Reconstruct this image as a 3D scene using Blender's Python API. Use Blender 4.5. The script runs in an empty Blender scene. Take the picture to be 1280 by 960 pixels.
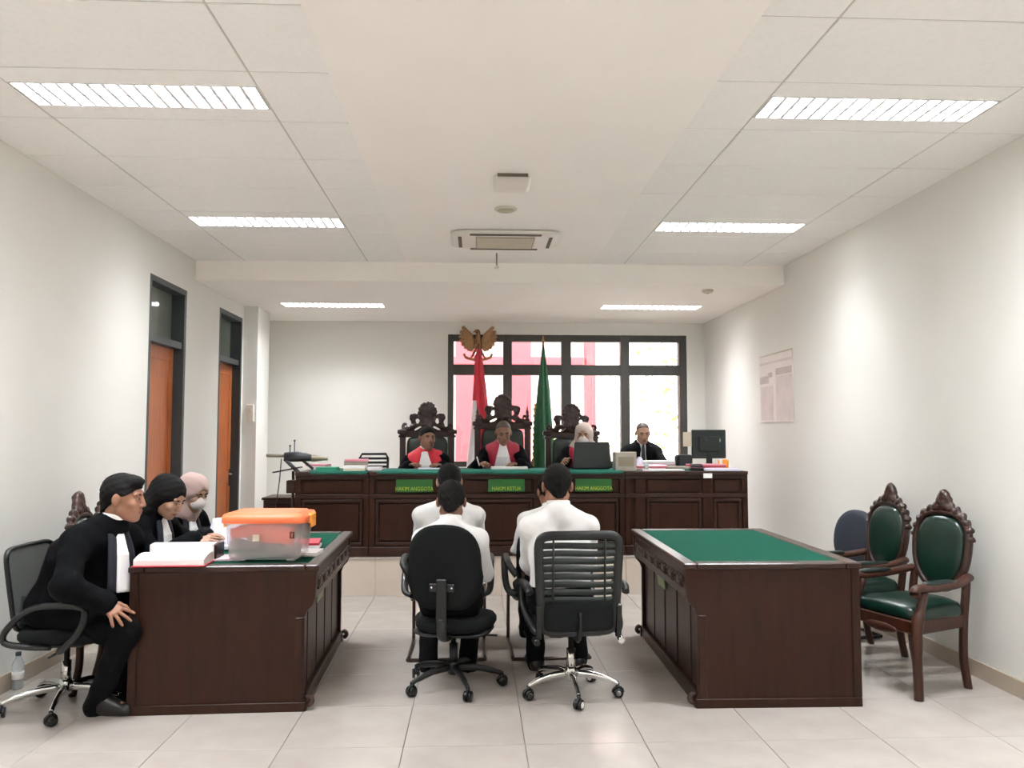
import bpy, math, random
import numpy as np
from mathutils import Vector, Matrix
random.seed(7)
SC = bpy.context.scene
COL = SC.collection
PI = math.pi

# ---------------------------------------------------------------- camera, sky, exposure
cam_d = bpy.data.cameras.new('camera')
cam_d.lens = 28.125
cam_d.sensor_width = 36
cam_d.clip_start = 0.05
cam = bpy.data.objects.new('camera', cam_d)
COL.objects.link(cam)
cam.location = (0, 0, 1.5)
cam.rotation_euler = (PI/2 + math.atan(0.062), 0, -math.atan(0.045))
SC.camera = cam
world = bpy.data.worlds.new('overcast_sky')
SC.world = world
world.use_nodes = True
bg = world.node_tree.nodes['Background']
bg.inputs[0].default_value = (1.0, 0.99, 0.98, 1)
bg.inputs[1].default_value = 6.5
LAMP_W = 78.0
LAMP_COL = (0.96, 1.0, 1.05)
TUBE_E = 12.0
SC.view_settings.view_transform = 'Standard'
SC.view_settings.look = 'None'
SC.view_settings.gamma = 1.0
SC.view_settings.exposure = 0.67
SC.cycles.diffuse_bounces = 8

# ---------------------------------------------------------------- materials
def lin(h):
    h = h.lstrip('#')
    c = [int(h[i:i+2], 16)/255 for i in (0, 2, 4)]
    return tuple(x/12.92 if x <= .04045 else ((x+.055)/1.055)**2.4 for x in c)
def mat(name, hexc, rough=.5, metal=0, var=.06, vscale=8, bump=0, bscale=60, stretch=None, spec=.5, c2=None, alpha=None, emit=0, coat=0, sheen=0):
    m = bpy.data.materials.new(name)
    m.use_nodes = True
    nt = m.node_tree
    N, L = nt.nodes, nt.links
    b = N['Principled BSDF']
    col = lin(hexc)
    b.inputs['Roughness'].default_value = rough
    b.inputs['Metallic'].default_value = metal
    b.inputs['Specular IOR Level'].default_value = spec
    if coat: b.inputs['Coat Weight'].default_value = coat; b.inputs['Coat Roughness'].default_value = .15
    if sheen: b.inputs['Sheen Weight'].default_value = sheen
    tc = N.new('ShaderNodeTexCoord')
    mp = N.new('ShaderNodeMapping')
    if stretch: mp.inputs['Scale'].default_value = stretch
    L.new(tc.outputs['Object'], mp.inputs[0])
    n = N.new('ShaderNodeTexNoise')
    n.inputs['Scale'].default_value = vscale
    n.inputs['Detail'].default_value = 4
    L.new(mp.outputs[0], n.inputs['Vector'])
    r = N.new('ShaderNodeValToRGB')
    a2 = lin(c2) if c2 else tuple(min(1, x*(1+var)) for x in col)
    a1 = col if c2 else tuple(x*(1-var) for x in col)
    r.color_ramp.elements[0].color = (*a1, 1)
    r.color_ramp.elements[1].color = (*a2, 1)
    r.color_ramp.elements[0].position = .3
    r.color_ramp.elements[1].position = .7
    L.new(n.outputs[0], r.inputs[0])
    L.new(r.outputs[0], b.inputs['Base Color'])
    if bump:
        n2 = N.new('ShaderNodeTexNoise')
        n2.inputs['Scale'].default_value = bscale
        n2.inputs['Detail'].default_value = 3
        L.new(mp.outputs[0], n2.inputs['Vector'])
        bp = N.new('ShaderNodeBump')
        bp.inputs['Strength'].default_value = bump
        bp.inputs['Distance'].default_value = .004
        L.new(n2.outputs[0], bp.inputs['Height'])
        L.new(bp.outputs[0], b.inputs['Normal'])
    if alpha is not None: b.inputs['Alpha'].default_value = alpha
    if emit:
        b.inputs['Emission Color'].default_value = (1, .98, .95, 1)
        b.inputs['Emission Strength'].default_value = emit
    return m
def glass_mat(name, tint=(1, 1, 1), refl=.08):
    m = bpy.data.materials.new(name)
    m.use_nodes = True
    nt = m.node_tree
    N, L = nt.nodes, nt.links
    N.remove(N['Principled BSDF'])
    t = N.new('ShaderNodeBsdfTransparent'); t.inputs[0].default_value = (*tint, 1)
    g = N.new('ShaderNodeBsdfGlossy'); g.inputs['Roughness'].default_value = .03
    f = N.new('ShaderNodeFresnel'); f.inputs[0].default_value = 1.45
    mx = N.new('ShaderNodeMixShader')
    L.new(f.outputs[0], mx.inputs[0]); L.new(t.outputs[0], mx.inputs[1]); L.new(g.outputs[0], mx.inputs[2])
    L.new(mx.outputs[0], N['Material Output'].inputs[0])
    return m

M = {}
M['wall'] = mat('wall_paint', '#e2e1db', .75, var=.012, vscale=1.5, bump=.03, bscale=120)
M['ceil'] = mat('gypsum_ceiling', '#f8f4ee', .85, var=.012, vscale=2)
M['panel'] = mat('ceiling_panel', '#f4f2ee', .9, var=.02, vscale=40, bump=.05, bscale=200)
M['bar'] = mat('ceiling_grid_metal', '#c6c3bc', .6)
M['floor'] = mat('polished_floor_tile', '#bab2ab', .13, var=.03, vscale=5, c2='#b2a9a2', spec=.5)
M['grout'] = mat('floor_grout', '#8f877b', .8)
M['plat'] = mat('platform_tile', '#cdc1b3', .25, var=.03, vscale=3)
M['base'] = mat('skirting_tile', '#b3a593', .3, var=.05, vscale=6)
M['frame'] = mat('door_frame_paint', '#33393a', .45)
M['wframe'] = mat('window_frame_paint', '#3a3834', .5)
M['door'] = mat('orange_teak_veneer', '#b0622f', .4, c2='#96502a', vscale=5, stretch=(6, 6, .5))
M['wood'] = mat('dark_mahogany', '#27130a', .42, c2='#31190e', spec=.2, vscale=5, stretch=(5, 5, .6), coat=.05, bump=.04, bscale=40)
M['woodh'] = mat('dark_mahogany_lengthways', '#2a160d', .38, c2='#331c13', spec=.35, vscale=5, stretch=(.7, .7, 6), coat=.1)
M['cwood'] = mat('reddish_chair_wood', '#422318', .4, c2='#341a11', vscale=9, stretch=(3, 3, 1), spec=.35)
M['carve'] = mat('carved_mahogany', '#3d2018', .38, c2='#28130e', vscale=40, bump=.5, bscale=55, coat=.15)
M['jwood'] = mat('dark_carved_bench_chair_wood', '#331a14', .4, c2='#22100c', vscale=30, bump=.4, bscale=60)
M['baize'] = mat('green_baize', '#0b4838', .95, var=.1, vscale=150, sheen=.0, spec=.1)
M['cloth'] = mat('teal_green_tablecloth', '#27695b', .8, var=.08, vscale=60, spec=.2)
M['leather'] = mat('green_leather', '#08261d', .28, var=.15, vscale=12, bump=.1, bscale=90)
M['bleather'] = mat('blackish_green_leather', '#15241f', .3, var=.2, vscale=12, bump=.1, bscale=90)
M['navy'] = mat('navy_black_upholstery', '#1c2230', .7, var=.1, vscale=60, bump=.1)
M['blackfab'] = mat('black_upholstery_fabric', '#0f1212', .85, var=.12, vscale=90, bump=.15, bscale=250, spec=.2)
M['plastic'] = mat('black_plastic', '#101213', .4, var=.05)
M['plasticg'] = mat('glossy_black_plastic', '#121415', .22, var=.05)
M['mesh'] = mat('grey_chair_mesh', '#4b4f4c', .8, var=.15, vscale=150, alpha=.72)
M['slat'] = mat('black_slat_mesh', '#1b2320', .6, var=.12, vscale=120)
M['chrome'] = mat('chrome', '#d8d8d6', .12, 1.0, var=.01)
M['steel'] = mat('dark_steel_tube', '#5a4a44', .3, .8, var=.03)
M['shirt'] = mat('white_cotton_shirt', '#e8e7e6', .85, var=.02, vscale=30, bump=.08, bscale=80, spec=.15)
M['black'] = mat('black_trouser_cloth', '#0b0b0d', .9, var=.15, vscale=40, bump=.1, bscale=100, spec=.15)
M['robe'] = mat('black_robe_cloth', '#090a0d', .9, var=.15, vscale=30, bump=.1, bscale=80, spec=.1)
M['robe2'] = mat('blue_black_robe_band', '#0d1120', .75, var=.1, vscale=30)
M['red'] = mat('bright_red_robe_cloth', '#c4182c', .6, var=.08, vscale=20)
M['crimson'] = mat('crimson_robe_cloth', '#97112f', .6, var=.08, vscale=20)
M['bib'] = mat('white_pleated_bib', '#f0eff0', .8, var=.01)
M['skin'] = mat('brown_skin', '#966b55', .5, var=.07, vscale=25, spec=.35)
M['skin2'] = mat('light_brown_skin', '#ad8771', .5, var=.06, vscale=25, spec=.35)
M['skin3'] = mat('warm_brown_skin', '#86604d', .5, var=.07, vscale=25, spec=.35)
M['lip'] = mat('lip_skin', '#7e4b41', .45)
M['hair'] = mat('black_hair', '#0c0a0a', .75, spec=.2, var=.3, vscale=60, stretch=(3, 3, .7), bump=.5, bscale=130)
M['hair2'] = mat('greying_short_hair', '#4a3d35', .65, var=.3, vscale=90, bump=.4, bscale=150)
M['hijab'] = mat('dusty_pink_headscarf', '#b59d97', .85, var=.04, vscale=14, bump=.1)
M['hijabw'] = mat('pale_cream_headscarf', '#d8c6bd', .85, var=.04, vscale=14)
M['mask'] = mat('white_face_mask', '#e3dcda', .85, var=.02)
M['eyew'] = mat('eye_white', '#8f837a', .5)
M['iris'] = mat('dark_iris', '#1a0f0a', .15)
M['shoe'] = mat('black_shoe_leather', '#141212', .35, var=.1)
M['shoeb'] = mat('brown_shoe_leather', '#4a3a33', .5, var=.1)
M['paper'] = mat('white_paper', '#eeecec', .8, var=.01)
M['paperlav'] = mat('lavender_white_paper', '#dedcec', .8, var=.01)
M['pages'] = mat('page_block', '#e2e0dd', .85, var=.06, vscale=6, stretch=(.5, .5, 90))
M['pink'] = mat('pink_card', '#d98d9b', .75)
M['palepink'] = mat('pale_pink_paper', '#ecd3da', .8)
M['redcard'] = mat('red_card', '#b4283a', .6)
M['cream'] = mat('cream_card', '#cfc4ae', .8)
M['carton'] = mat('grey_brown_carton', '#a39a8e', .8, var=.08, vscale=12)
M['greencard'] = mat('green_card', '#2f9573', .7)
M['orange'] = mat('orange_plastic_lid', '#fb7a4c', .35, var=.03)
M['amber'] = mat('amber_plastic_clip', '#f3a032', .35)
M['orangesheet'] = mat('orange_plastic_bag', '#ee6a4a', .5, var=.1, vscale=20)
M['bag'] = mat('crumpled_grey_bags', '#8d8080', .45, c2='#b7adad', vscale=22, bump=.4, bscale=40)
M['clear'] = mat('frosted_clear_plastic', '#e6dfe0', .2, var=.02, alpha=.36)
M['bottle'] = mat('clear_bottle_plastic', '#c6d0d4', .1, alpha=.4)
M['gold'] = mat('gilded_carved_wood', '#a07a52', .5, .25, var=.25, vscale=60, bump=.4, bscale=90)
M['golds'] = mat('brown_gilded_wood', '#7b4a2d', .5, .15, var=.2, vscale=60)
M['flagr'] = mat('red_flag_satin', '#c01f33', .55, var=.05)
M['flagw'] = mat('white_flag_satin', '#ece6e6', .6, var=.02)
M['flagg'] = mat('green_flag_satin', '#185230', .55, var=.06)
M['fringe'] = mat('gold_fringe', '#b59445', .6, .2, var=.2, vscale=120)
M['plate'] = mat('green_name_plate', '#19591f', .4, var=.04)
M['plate2'] = mat('pale_green_plate', '#627a4c', .45, var=.06, vscale=10)
M['yellow'] = mat('yellow_lettering', '#a6b52c', .5)
M['white'] = mat('white_plastic', '#dddad2', .4, var=.02)
M['ivory'] = mat('ivory_plastic', '#cfc8b8', .5, var=.02)
M['grille'] = mat('air_grille_beige', '#b0a78d', .6, var=.05)
M['slot'] = mat('dark_air_slot', '#5f5546', .7)
M['reflector'] = mat('white_louvre_metal', '#e8e8e8', .3, .3, var=.01)
M['tube'] = mat('lit_fluorescent_tube', '#ffffff', .5, emit=TUBE_E, var=0)
M['doorglass'] = mat('grey_transom_glass', '#6b7068', .05, var=.02, spec=.8)
M['glass'] = glass_mat('window_glass')
M['poster'] = mat('pale_grey_print', '#e2dcd7', .5, c2='#d6cfca', vscale=3)
M['poster2'] = mat('mid_grey_print', '#cfc6c2', .5, c2='#c0b7b4', vscale=6)
M['poster3'] = mat('dark_grey_print', '#aaa19d', .5, c2='#bab2ad', vscale=9)
M['extw'] = mat('outdoor_white_render', '#ece6e0', .9, var=.03)
M['extp'] = mat('outdoor_pink_column', '#a54a52', .8, var=.05)
M['extg'] = mat('outdoor_pavement', '#c5c0b8', .9)
M['leaf'] = mat('yellow_green_leaves', '#7f8c2e', .6, c2='#a8a23f', vscale=9)
M['screen'] = mat('dark_monitor_back', '#1d2726', .45, var=.05)
M['laptop'] = mat('dark_laptop_lid', '#1f2424', .4, var=.05)
M['device'] = mat('dark_grey_device', '#2e3437', .45, var=.1)
M['tan'] = mat('tan_metal', '#8d8371', .4, .4)

# ---------------------------------------------------------------- object helpers
def link(o, parent=None):
    COL.objects.link(o)
    if parent is not None: o.parent = parent
    return o
def tag(o, label=None, cat=None, group=None, kind=None):
    if label: o['label'] = label
    if cat: o['category'] = cat
    if group: o['group'] = group
    if kind: o['kind'] = kind
    return o
def thing(name, label, cat, loc=(0, 0, 0), rot=0, group=None):
    o = bpy.data.objects.new(name, None)
    o.empty_display_size = .1
    o.location = loc
    o.rotation_euler = (0, 0, rot)
    link(o)
    return tag(o, label, cat, group)
def copy_tree(o, parent=None):
    c = o.copy()
    link(c, parent)
    for ch in list(o.children): copy_tree(ch, c)
    return c
def dup(o, loc, rot, label, group=None):
    c = copy_tree(o)
    c.location = loc
    c.rotation_euler = (0, 0, rot)
    tag(c, label, group=group)
    return c
def mesh_np(name, V, Q, mats, parent=None, fm=None, smooth=True):
    me = bpy.data.meshes.new(name)
    n, q = len(V), len(Q)
    me.vertices.add(n)
    me.vertices.foreach_set('co', np.asarray(V, np.float32).ravel())
    me.loops.add(q*4)
    me.loops.foreach_set('vertex_index', np.asarray(Q, np.int32).ravel())
    me.polygons.add(q)
    me.polygons.foreach_set('loop_start', np.arange(0, q*4, 4, dtype=np.int32))
    me.polygons.foreach_set('loop_total', np.full(q, 4, np.int32))
    for m in mats: me.materials.append(M[m])
    if fm is not None: me.polygons.foreach_set('material_index', np.asarray(fm, np.int32))
    if smooth: me.polygons.foreach_set('use_smooth', np.ones(q, bool))
    me.update(calc_edges=True)
    me.validate()
    return link(bpy.data.objects.new(name, me), parent)

class MB:
    def __init__(s): s.v = []; s.f = []; s.m = []; s.sm = []
    def add(s, vs, fs, m=0, sm=False):
        o = len(s.v)
        s.v += [tuple(p) for p in vs]
        for f in fs:
            s.f.append([i+o for i in f]); s.m.append(m); s.sm.append(sm)
        return s
    def box(s, c, d, m=0, R=None, b=0):
        x, y, z = d[0]/2, d[1]/2, d[2]/2
        c = Vector(c)
        if b <= 0:
            vs = [Vector((i*x, j*y, k*z)) for i in (-1, 1) for j in (-1, 1) for k in (-1, 1)]
            fs = [(0, 1, 3, 2), (4, 6, 7, 5), (0, 4, 5, 1), (2, 3, 7, 6), (0, 2, 6, 4), (1, 5, 7, 3)]
        else:
            b = min(b, .49*min(d))
            vs = []; ix = {}
            for i in (-1, 1):
                for j in (-1, 1):
                    for k in (-1, 1):
                        for a in range(3):
                            p = [i*(x-b), j*(y-b), k*(z-b)]
                            p[a] = (i*x, j*y, k*z)[a]
                            ix[i, j, k, a] = len(vs); vs.append(Vector(p))
            fs = []
            def order(l):
                cc = sum((vs[q] for q in l), Vector())/len(l)
                n = cc.normalized()
                u = (vs[l[0]]-cc).normalized(); w = n.cross(u)
                return sorted(l, key=lambda q: math.atan2((vs[q]-cc).dot(w), (vs[q]-cc).dot(u)))
            S = (-1, 1)
            for a in range(3):
                for sg in S:
                    fs.append(order([q for k, q in ix.items() if k[3] == a and k[a] == sg]))
            for a in range(3):
                o = [q for q in range(3) if q != a]
                for s1 in S:
                    for s2 in S:
                        fs.append(order([q for k, q in ix.items() if k[o[0]] == s1 and k[o[1]] == s2 and k[3] != a]))
            for i in S:
                for j in S:
                    for k in S: fs.append(order([ix[i, j, k, a] for a in range(3)]))
        vs = [(R @ p if R else p)+c for p in vs]
        return s.add(vs, fs, m)
    def bar(s, a, b, w, h, m=0, bev=0, up=(0, 0, 1)):
        a, b = Vector(a), Vector(b)
        y = (b-a); L = y.length; y.normalize()
        x = y.cross(Vector(up))
        if x.length < 1e-4: x = Vector((1, 0, 0))
        x.normalize(); z = x.cross(y)
        R = Matrix((x, y, z)).transposed()
        return s.box((a+b)/2, (w, L, h), m, R, bev)
    def tube(s, pts, r, m=0, n=8, closed=False, rb=None, up=None):
        P = [Vector(p) for p in pts]
        k = len(P)
        rs = r if isinstance(r, (list, tuple)) else [r]*k
        rbs = (rb if isinstance(rb, (list, tuple)) else [rb]*k) if rb else rs
        vs = []; nrm = None
        for i in range(k):
            if closed: t = P[(i+1) % k]-P[i-1]
            else: t = P[min(i+1, k-1)]-P[max(i-1, 0)]
            t.normalize()
            if nrm is None or up:
                u = Vector(up) if up else (Vector((0, 0, 1)) if abs(t.z) < .9 else Vector((1, 0, 0)))
                nrm = u-t*u.dot(t)
            else: nrm = nrm-t*nrm.dot(t)
            nrm.normalize(); bn = t.cross(nrm)
            for j in range(n):
                a = 2*PI*j/n
                vs.append(P[i]+nrm*rs[i]*math.cos(a)+bn*rbs[i]*math.sin(a))
        fs = []
        for i in range(k if closed else k-1):
            for j in range(n):
                a, b = i*n+j, i*n+(j+1) % n
                i2 = (i+1) % k
                fs.append((a, b, i2*n+(j+1) % n, i2*n+j))
        s.add(vs, fs, m, True)
        if not closed:
            o = len(s.v)-len(vs)
            s.f.append([o+j for j in range(n)][::-1]); s.m.append(m); s.sm.append(False)
            s.f.append([o+(k-1)*n+j for j in range(n)]); s.m.append(m); s.sm.append(False)
        return s
    def lathe(s, prof, c=(0, 0, 0), m=0, n=16, R=None):
        vs = []; fs = []
        c = Vector(c)
        for r, z in prof:
            for j in range(n):
                a = 2*PI*j/n
                p = Vector((r*math.cos(a), r*math.sin(a), z))
                vs.append((R @ p if R else p)+c)
        for i in range(len(prof)-1):
            for j in range(n): fs.append((i*n+j, i*n+(j+1) % n, (i+1)*n+(j+1) % n, (i+1)*n+j))
        fs.append([j for j in range(n)][::-1]); fs.append([(len(prof)-1)*n+j for j in range(n)])
        return s.add(vs, fs, m, True)
    def ell(s, c, r, m=0, R=None, n=14, k=9):
        c = Vector(c); vs = []; fs = []
        for i in range(1, k):
            t = PI*i/k
            for j in range(n):
                a = 2*PI*j/n
                p = Vector((r[0]*math.sin(t)*math.cos(a), r[1]*math.sin(t)*math.sin(a), r[2]*math.cos(t)))
                vs.append((R @ p if R else p)+c)
        tp, bt = Vector((0, 0, r[2])), Vector((0, 0, -r[2]))
        vs.append((R @ tp if R else tp)+c); vs.append((R @ bt if R else bt)+c)
        T, B = len(vs)-2, len(vs)-1
        for i in range(k-2):
            for j in range(n): fs.append((i*n+j, (i+1)*n+j, (i+1)*n+(j+1) % n, i*n+(j+1) % n))
        for j in range(n):
            fs.append((T, j, (j+1) % n)); fs.append((B, (k-2)*n+(j+1) % n, (k-2)*n+j))
        return s.add(vs, fs, m, True)
    def prism(s, poly, o, u, v, w, m=0, sm=False):
        """polygon in the (u, v) plane at o, extruded along vector w (both ends capped)"""
        o, u, v, w = map(Vector, (o, u, v, w))
        n = len(poly)
        A = [o+u*p[0]+v*p[1] for p in poly]
        fs = [list(range(n))[::-1], [n+i for i in range(n)]]
        fs += [(i, (i+1) % n, n+(i+1) % n, n+i) for i in range(n)]
        return s.add(A+[p+w for p in A], fs, m, sm)
    def pad(s, poly, o, u, v, w, th, m=0, bend=None):
        """cushion: outline poly in (u, v), rounded through thickness th along w"""
        o, u, v, w = map(Vector, (o, u, v, w))
        n = len(poly)
        cx = sum(p[0] for p in poly)/n; cy = sum(p[1] for p in poly)/n
        prof = [(.35, -.5), (.8, -.48), (.94, -.36), (1, -.12), (1, .12), (.94, .36), (.8, .48), (.35, .5)]
        vs = []; fs = []
        for sc, d in prof:
            for p in poly:
                x, y = cx+(p[0]-cx)*sc, cy+(p[1]-cy)*sc
                vs.append(o+u*x+v*y+w*(th*d+(bend(x, y) if bend else 0)))
        for i in range(len(prof)-1):
            for j in range(n): fs.append((i*n+j, i*n+(j+1) % n, (i+1)*n+(j+1) % n, (i+1)*n+j))
        c0, c1 = len(vs), len(vs)+1
        bb = bend(cx, cy) if bend else 0
        vs += [o+u*cx+v*cy+w*(-th*.5+bb), o+u*cx+v*cy+w*(th*.5+bb)]
        k = (len(prof)-1)*n
        for j in range(n): fs.append((c0, (j+1) % n, j)); fs.append((c1, k+j, k+(j+1) % n))
        return s.add(vs, fs, m, True)
    def build(s, name, mats, parent=None, fix=True):
        me = bpy.data.meshes.new(name)
        me.from_pydata(s.v, [], s.f)
        for m in ([mats] if isinstance(mats, str) else mats): me.materials.append(M[m])
        me.polygons.foreach_set('material_index', s.m)
        me.polygons.foreach_set('use_smooth', s.sm)
        if fix:
            import bmesh
            bm = bmesh.new(); bm.from_mesh(me)
            bmesh.ops.recalc_face_normals(bm, faces=bm.faces)
            bm.to_mesh(me); bm.free()
        me.update()
        return link(bpy.data.objects.new(name, me), parent)
def B(name, c, d, m, parent=None, b=0, R=None):
    return MB().box(c, d, 0, R, b).build(name, m, parent)
def box6(x0, x1, y0, y1, z0, z1): return ((x0+x1)/2, (y0+y1)/2, (z0+z1)/2), (x1-x0, y1-y0, z1-z0)
def superell(w, h, p=3, n=32, cy=0):
    out = []
    for i in range(n):
        a = 2*PI*i/n
        c, q = math.cos(a), math.sin(a)
        out.append((w/2*math.copysign(abs(c)**(2/p), c), cy+h/2*math.copysign(abs(q)**(2/p), q)))
    return out
def arc(c, r, a0, a1, n, u=(1, 0, 0), v=(0, 0, 1)):
    c, u, v = Vector(c), Vector(u), Vector(v)
    return [c+u*r*math.cos(a0+(a1-a0)*i/(n-1))+v*r*math.sin(a0+(a1-a0)*i/(n-1)) for i in range(n)]
def spline(pts, n=6):
    P = [Vector(p) for p in pts]
    Q = [2*P[0]-P[1]]+P+[2*P[-1]-P[-2]]
    out = []
    for i in range(1, len(Q)-2):
        for k in range(n):
            t = k/n
            a, b, c, d = Q[i-1:i+3]
            out.append(.5*((2*b)+(c-a)*t+(2*a-5*b+4*c-d)*t*t+(3*b-a-3*c+d)*t**3))
    out.append(P[-1])
    return out

# ---------------------------------------------------------------- signed-distance modeller (smooth organic surfaces)
def A3(p): return np.array(p, np.float64)
class SDF:
    def __init__(s): s.ops = []
    def cone(s, a, b, ra, rb=None, k=.02, mode='u'):
        s.ops.append(('c', A3(a), A3(b), ra, ra if rb is None else rb, k, mode)); return s
    def ell(s, c, r, R=None, k=.02, mode='u'):
        s.ops.append(('e', A3(c), A3(r), np.eye(3) if R is None else np.array(R), None, k, mode)); return s
    def plane(s, p, n):   # keep the side n points away from
        n = A3(n); s.ops.append(('p', A3(p), n/np.linalg.norm(n), 0, 0, 0, 'i')); return s
    def chain(s, pts, r, k=.012):
        r = r if isinstance(r, (list, tuple)) else [r]*len(pts)
        for i in range(len(pts)-1): s.cone(pts[i], pts[i+1], r[i], r[i+1], k)
        return s
    def bounds(s):
        lo = np.full(3, 1e9); hi = -lo
        for o in s.ops:
            if o[6] != 'u': continue
            if o[0] == 'c':
                r = max(o[3], o[4])
                lo = np.minimum(lo, np.minimum(o[1], o[2])-r); hi = np.maximum(hi, np.maximum(o[1], o[2])+r)
            else:
                e = np.sqrt((o[3]**2) @ (o[2]**2))
                lo = np.minimum(lo, o[1]-e); hi = np.maximum(hi, o[1]+e)
        return lo, hi
    def mesh(s, h, fines=(), noise=None):
        lo, hi = s.bounds()
        ax = []
        for a in range(3):
            x = lo[a]-3*h-.02; pts = [x]
            while x < hi[a]+3*h+.02:
                st = h
                for (fl, fh, fs) in fines:
                    if fl[a] < x+h/2 < fh[a]: st = min(st, fs)
                x += st; pts.append(x)
            ax.append(np.array(pts))
        X, Y, Z = ax
        F = np.full((len(X), len(Y), len(Z)), .2, np.float32)
        for t, p, q, r1, r2, k, mode in s.ops:
            if t == 'p':
                d = ((X-p[0])*q[0])[:, None, None]+((Y-p[1])*q[1])[None, :, None]+((Z-p[2])*q[2])[None, None, :]
                F = np.maximum(F, d.astype(np.float32)); continue
            mg = k+2.5*h
            if t == 'c':
                R = max(r1, r2)
                l, u = np.minimum(p, q)-R-mg, np.maximum(p, q)+R+mg
            else:
                e = np.sqrt((r1**2) @ (q**2))
                l, u = p-e-mg, p+e+mg
            i = [slice(max(0, np.searchsorted(c, l[n])-1), np.searchsorted(c, u[n])+1) for n, c in enumerate(ax)]
            if any(x.stop <= x.start for x in i): continue
            x = X[i[0]][:, None, None].astype(np.float32); y = Y[i[1]][None, :, None].astype(np.float32); z = Z[i[2]][None, None, :].astype(np.float32)
            if t == 'c':
                d = (q-p); L2 = float(d @ d)+1e-9
                w = np.clip(((x-p[0])*d[0]+(y-p[1])*d[1]+(z-p[2])*d[2])/L2, 0, 1)
                D = np.sqrt((x-p[0]-w*d[0])**2+(y-p[1]-w*d[1])**2+(z-p[2]-w*d[2])**2)-(r1+(r2-r1)*w)
            else:
                x, y, z = x-p[0], y-p[1], z-p[2]
                a = x*r1[0, 0]+y*r1[1, 0]+z*r1[2, 0]
                b = x*r1[0, 1]+y*r1[1, 1]+z*r1[2, 1]
                c = x*r1[0, 2]+y*r1[1, 2]+z*r1[2, 2]
                k0 = np.sqrt((a/q[0])**2+(b/q[1])**2+(c/q[2])**2)
                k1 = np.sqrt((a/q[0]**2)**2+(b/q[1]**2)**2+(c/q[2]**2)**2)+1e-6
                D = k0*(k0-1)/k1
            sub = F[i[0], i[1], i[2]]
            if mode == 'u':
                v = np.minimum(sub, D)
                if k > 0:
                    hh = np.maximum(k-np.abs(sub-D), 0)/k
                    v = v-hh*hh*k*.25
            elif mode == 's':
                v = np.maximum(sub, -D)
                if k > 0:
                    hh = np.maximum(k-np.abs(sub+D), 0)/k
                    v = v+hh*hh*k*.25
            F[i[0], i[1], i[2]] = v
        if noise:
            amp, fx, fy, fz = noise
            x = X[:, None, None]; y = Y[None, :, None]; z = Z[None, None, :]
            F = F+(amp*(np.sin(fx*x+.6*fy*y+2)*np.sin(fz*z+.5*fx*x)+.6*np.sin(fy*y*1.3+fz*.7*z+1)*np.sin(1.7*fx*x-.8*fz*z))).astype(np.float32)
        return nets(F, X, Y, Z)
    def build(s, name, mats, parent=None, h=.01, fines=(), noise=None, fm=None):
        V, Q = s.mesh(h, fines, noise)
        mi = None
        if fm: mi = fm(V[Q].mean(1))
        return mesh_np(name, V, Q, [mats] if isinstance(mats, str) else mats, parent, mi)
def nets(F, X, Y, Z):
    S = F < 0
    S[0] = S[-1] = False; S[:, 0] = S[:, -1] = False; S[:, :, 0] = S[:, :, -1] = False
    F = np.where(S, np.minimum(F, -1e-6), np.maximum(F, 1e-6))
    c = np.zeros(tuple(n-1 for n in S.shape), np.int8)
    for a in (0, 1):
        for b in (0, 1):
            for d in (0, 1):
                c += S[a:S.shape[0]-1+a, b:S.shape[1]-1+b, d:S.shape[2]-1+d]
    mk = (c > 0) & (c < 8)
    ids = np.full(c.shape, -1, np.int32)
    I, J, K = np.nonzero(mk)
    ids[mk] = np.arange(len(I))
    acc = np.zeros((len(I), 3)); cnt = np.zeros(len(I))
    co = [(a, b, d) for a in (0, 1) for b in (0, 1) for d in (0, 1)]
    for p in co:
        for ax_ in range(3):
            if p[ax_]: continue
            q = list(p); q[ax_] = 1
            fa = F[I+p[0], J+p[1], K+p[2]]; fb = F[I+q[0], J+q[1], K+q[2]]
            x = (fa < 0) != (fb < 0)
            t = (fa/(fa-fb+1e-12))[x]
            P = np.stack([X[I[x]+p[0]], Y[J[x]+p[1]], Z[K[x]+p[2]]], 1)
            P2 = np.stack([X[I[x]+q[0]], Y[J[x]+q[1]], Z[K[x]+q[2]]], 1)
            acc[x] += P+(P2-P)*t[:, None]; cnt[x] += 1
    V = acc/cnt[:, None]
    out = []
    for a in range(3):
        b, d = (a+1) % 3, (a+2) % 3
        s1 = [slice(1, -1)]*3; s2 = [slice(1, -1)]*3
        s1[a] = slice(0, -1); s2[a] = slice(1, None)
        e = S[tuple(s1)] != S[tuple(s2)]
        w = np.array(np.nonzero(e))
        off = np.ones((3, 1), int); off[a] = 0
        w = w+off
        ins = S[tuple(w)]
        def g(db, dd):
            z = w.copy(); z[b] -= db; z[d] -= dd
            return ids[tuple(z)]
        q = np.stack([g(1, 1), g(0, 1), g(0, 0), g(1, 0)], 1)
        q[~ins] = q[~ins][:, ::-1]
        out.append(q)
    return V, np.concatenate(out)

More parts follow.
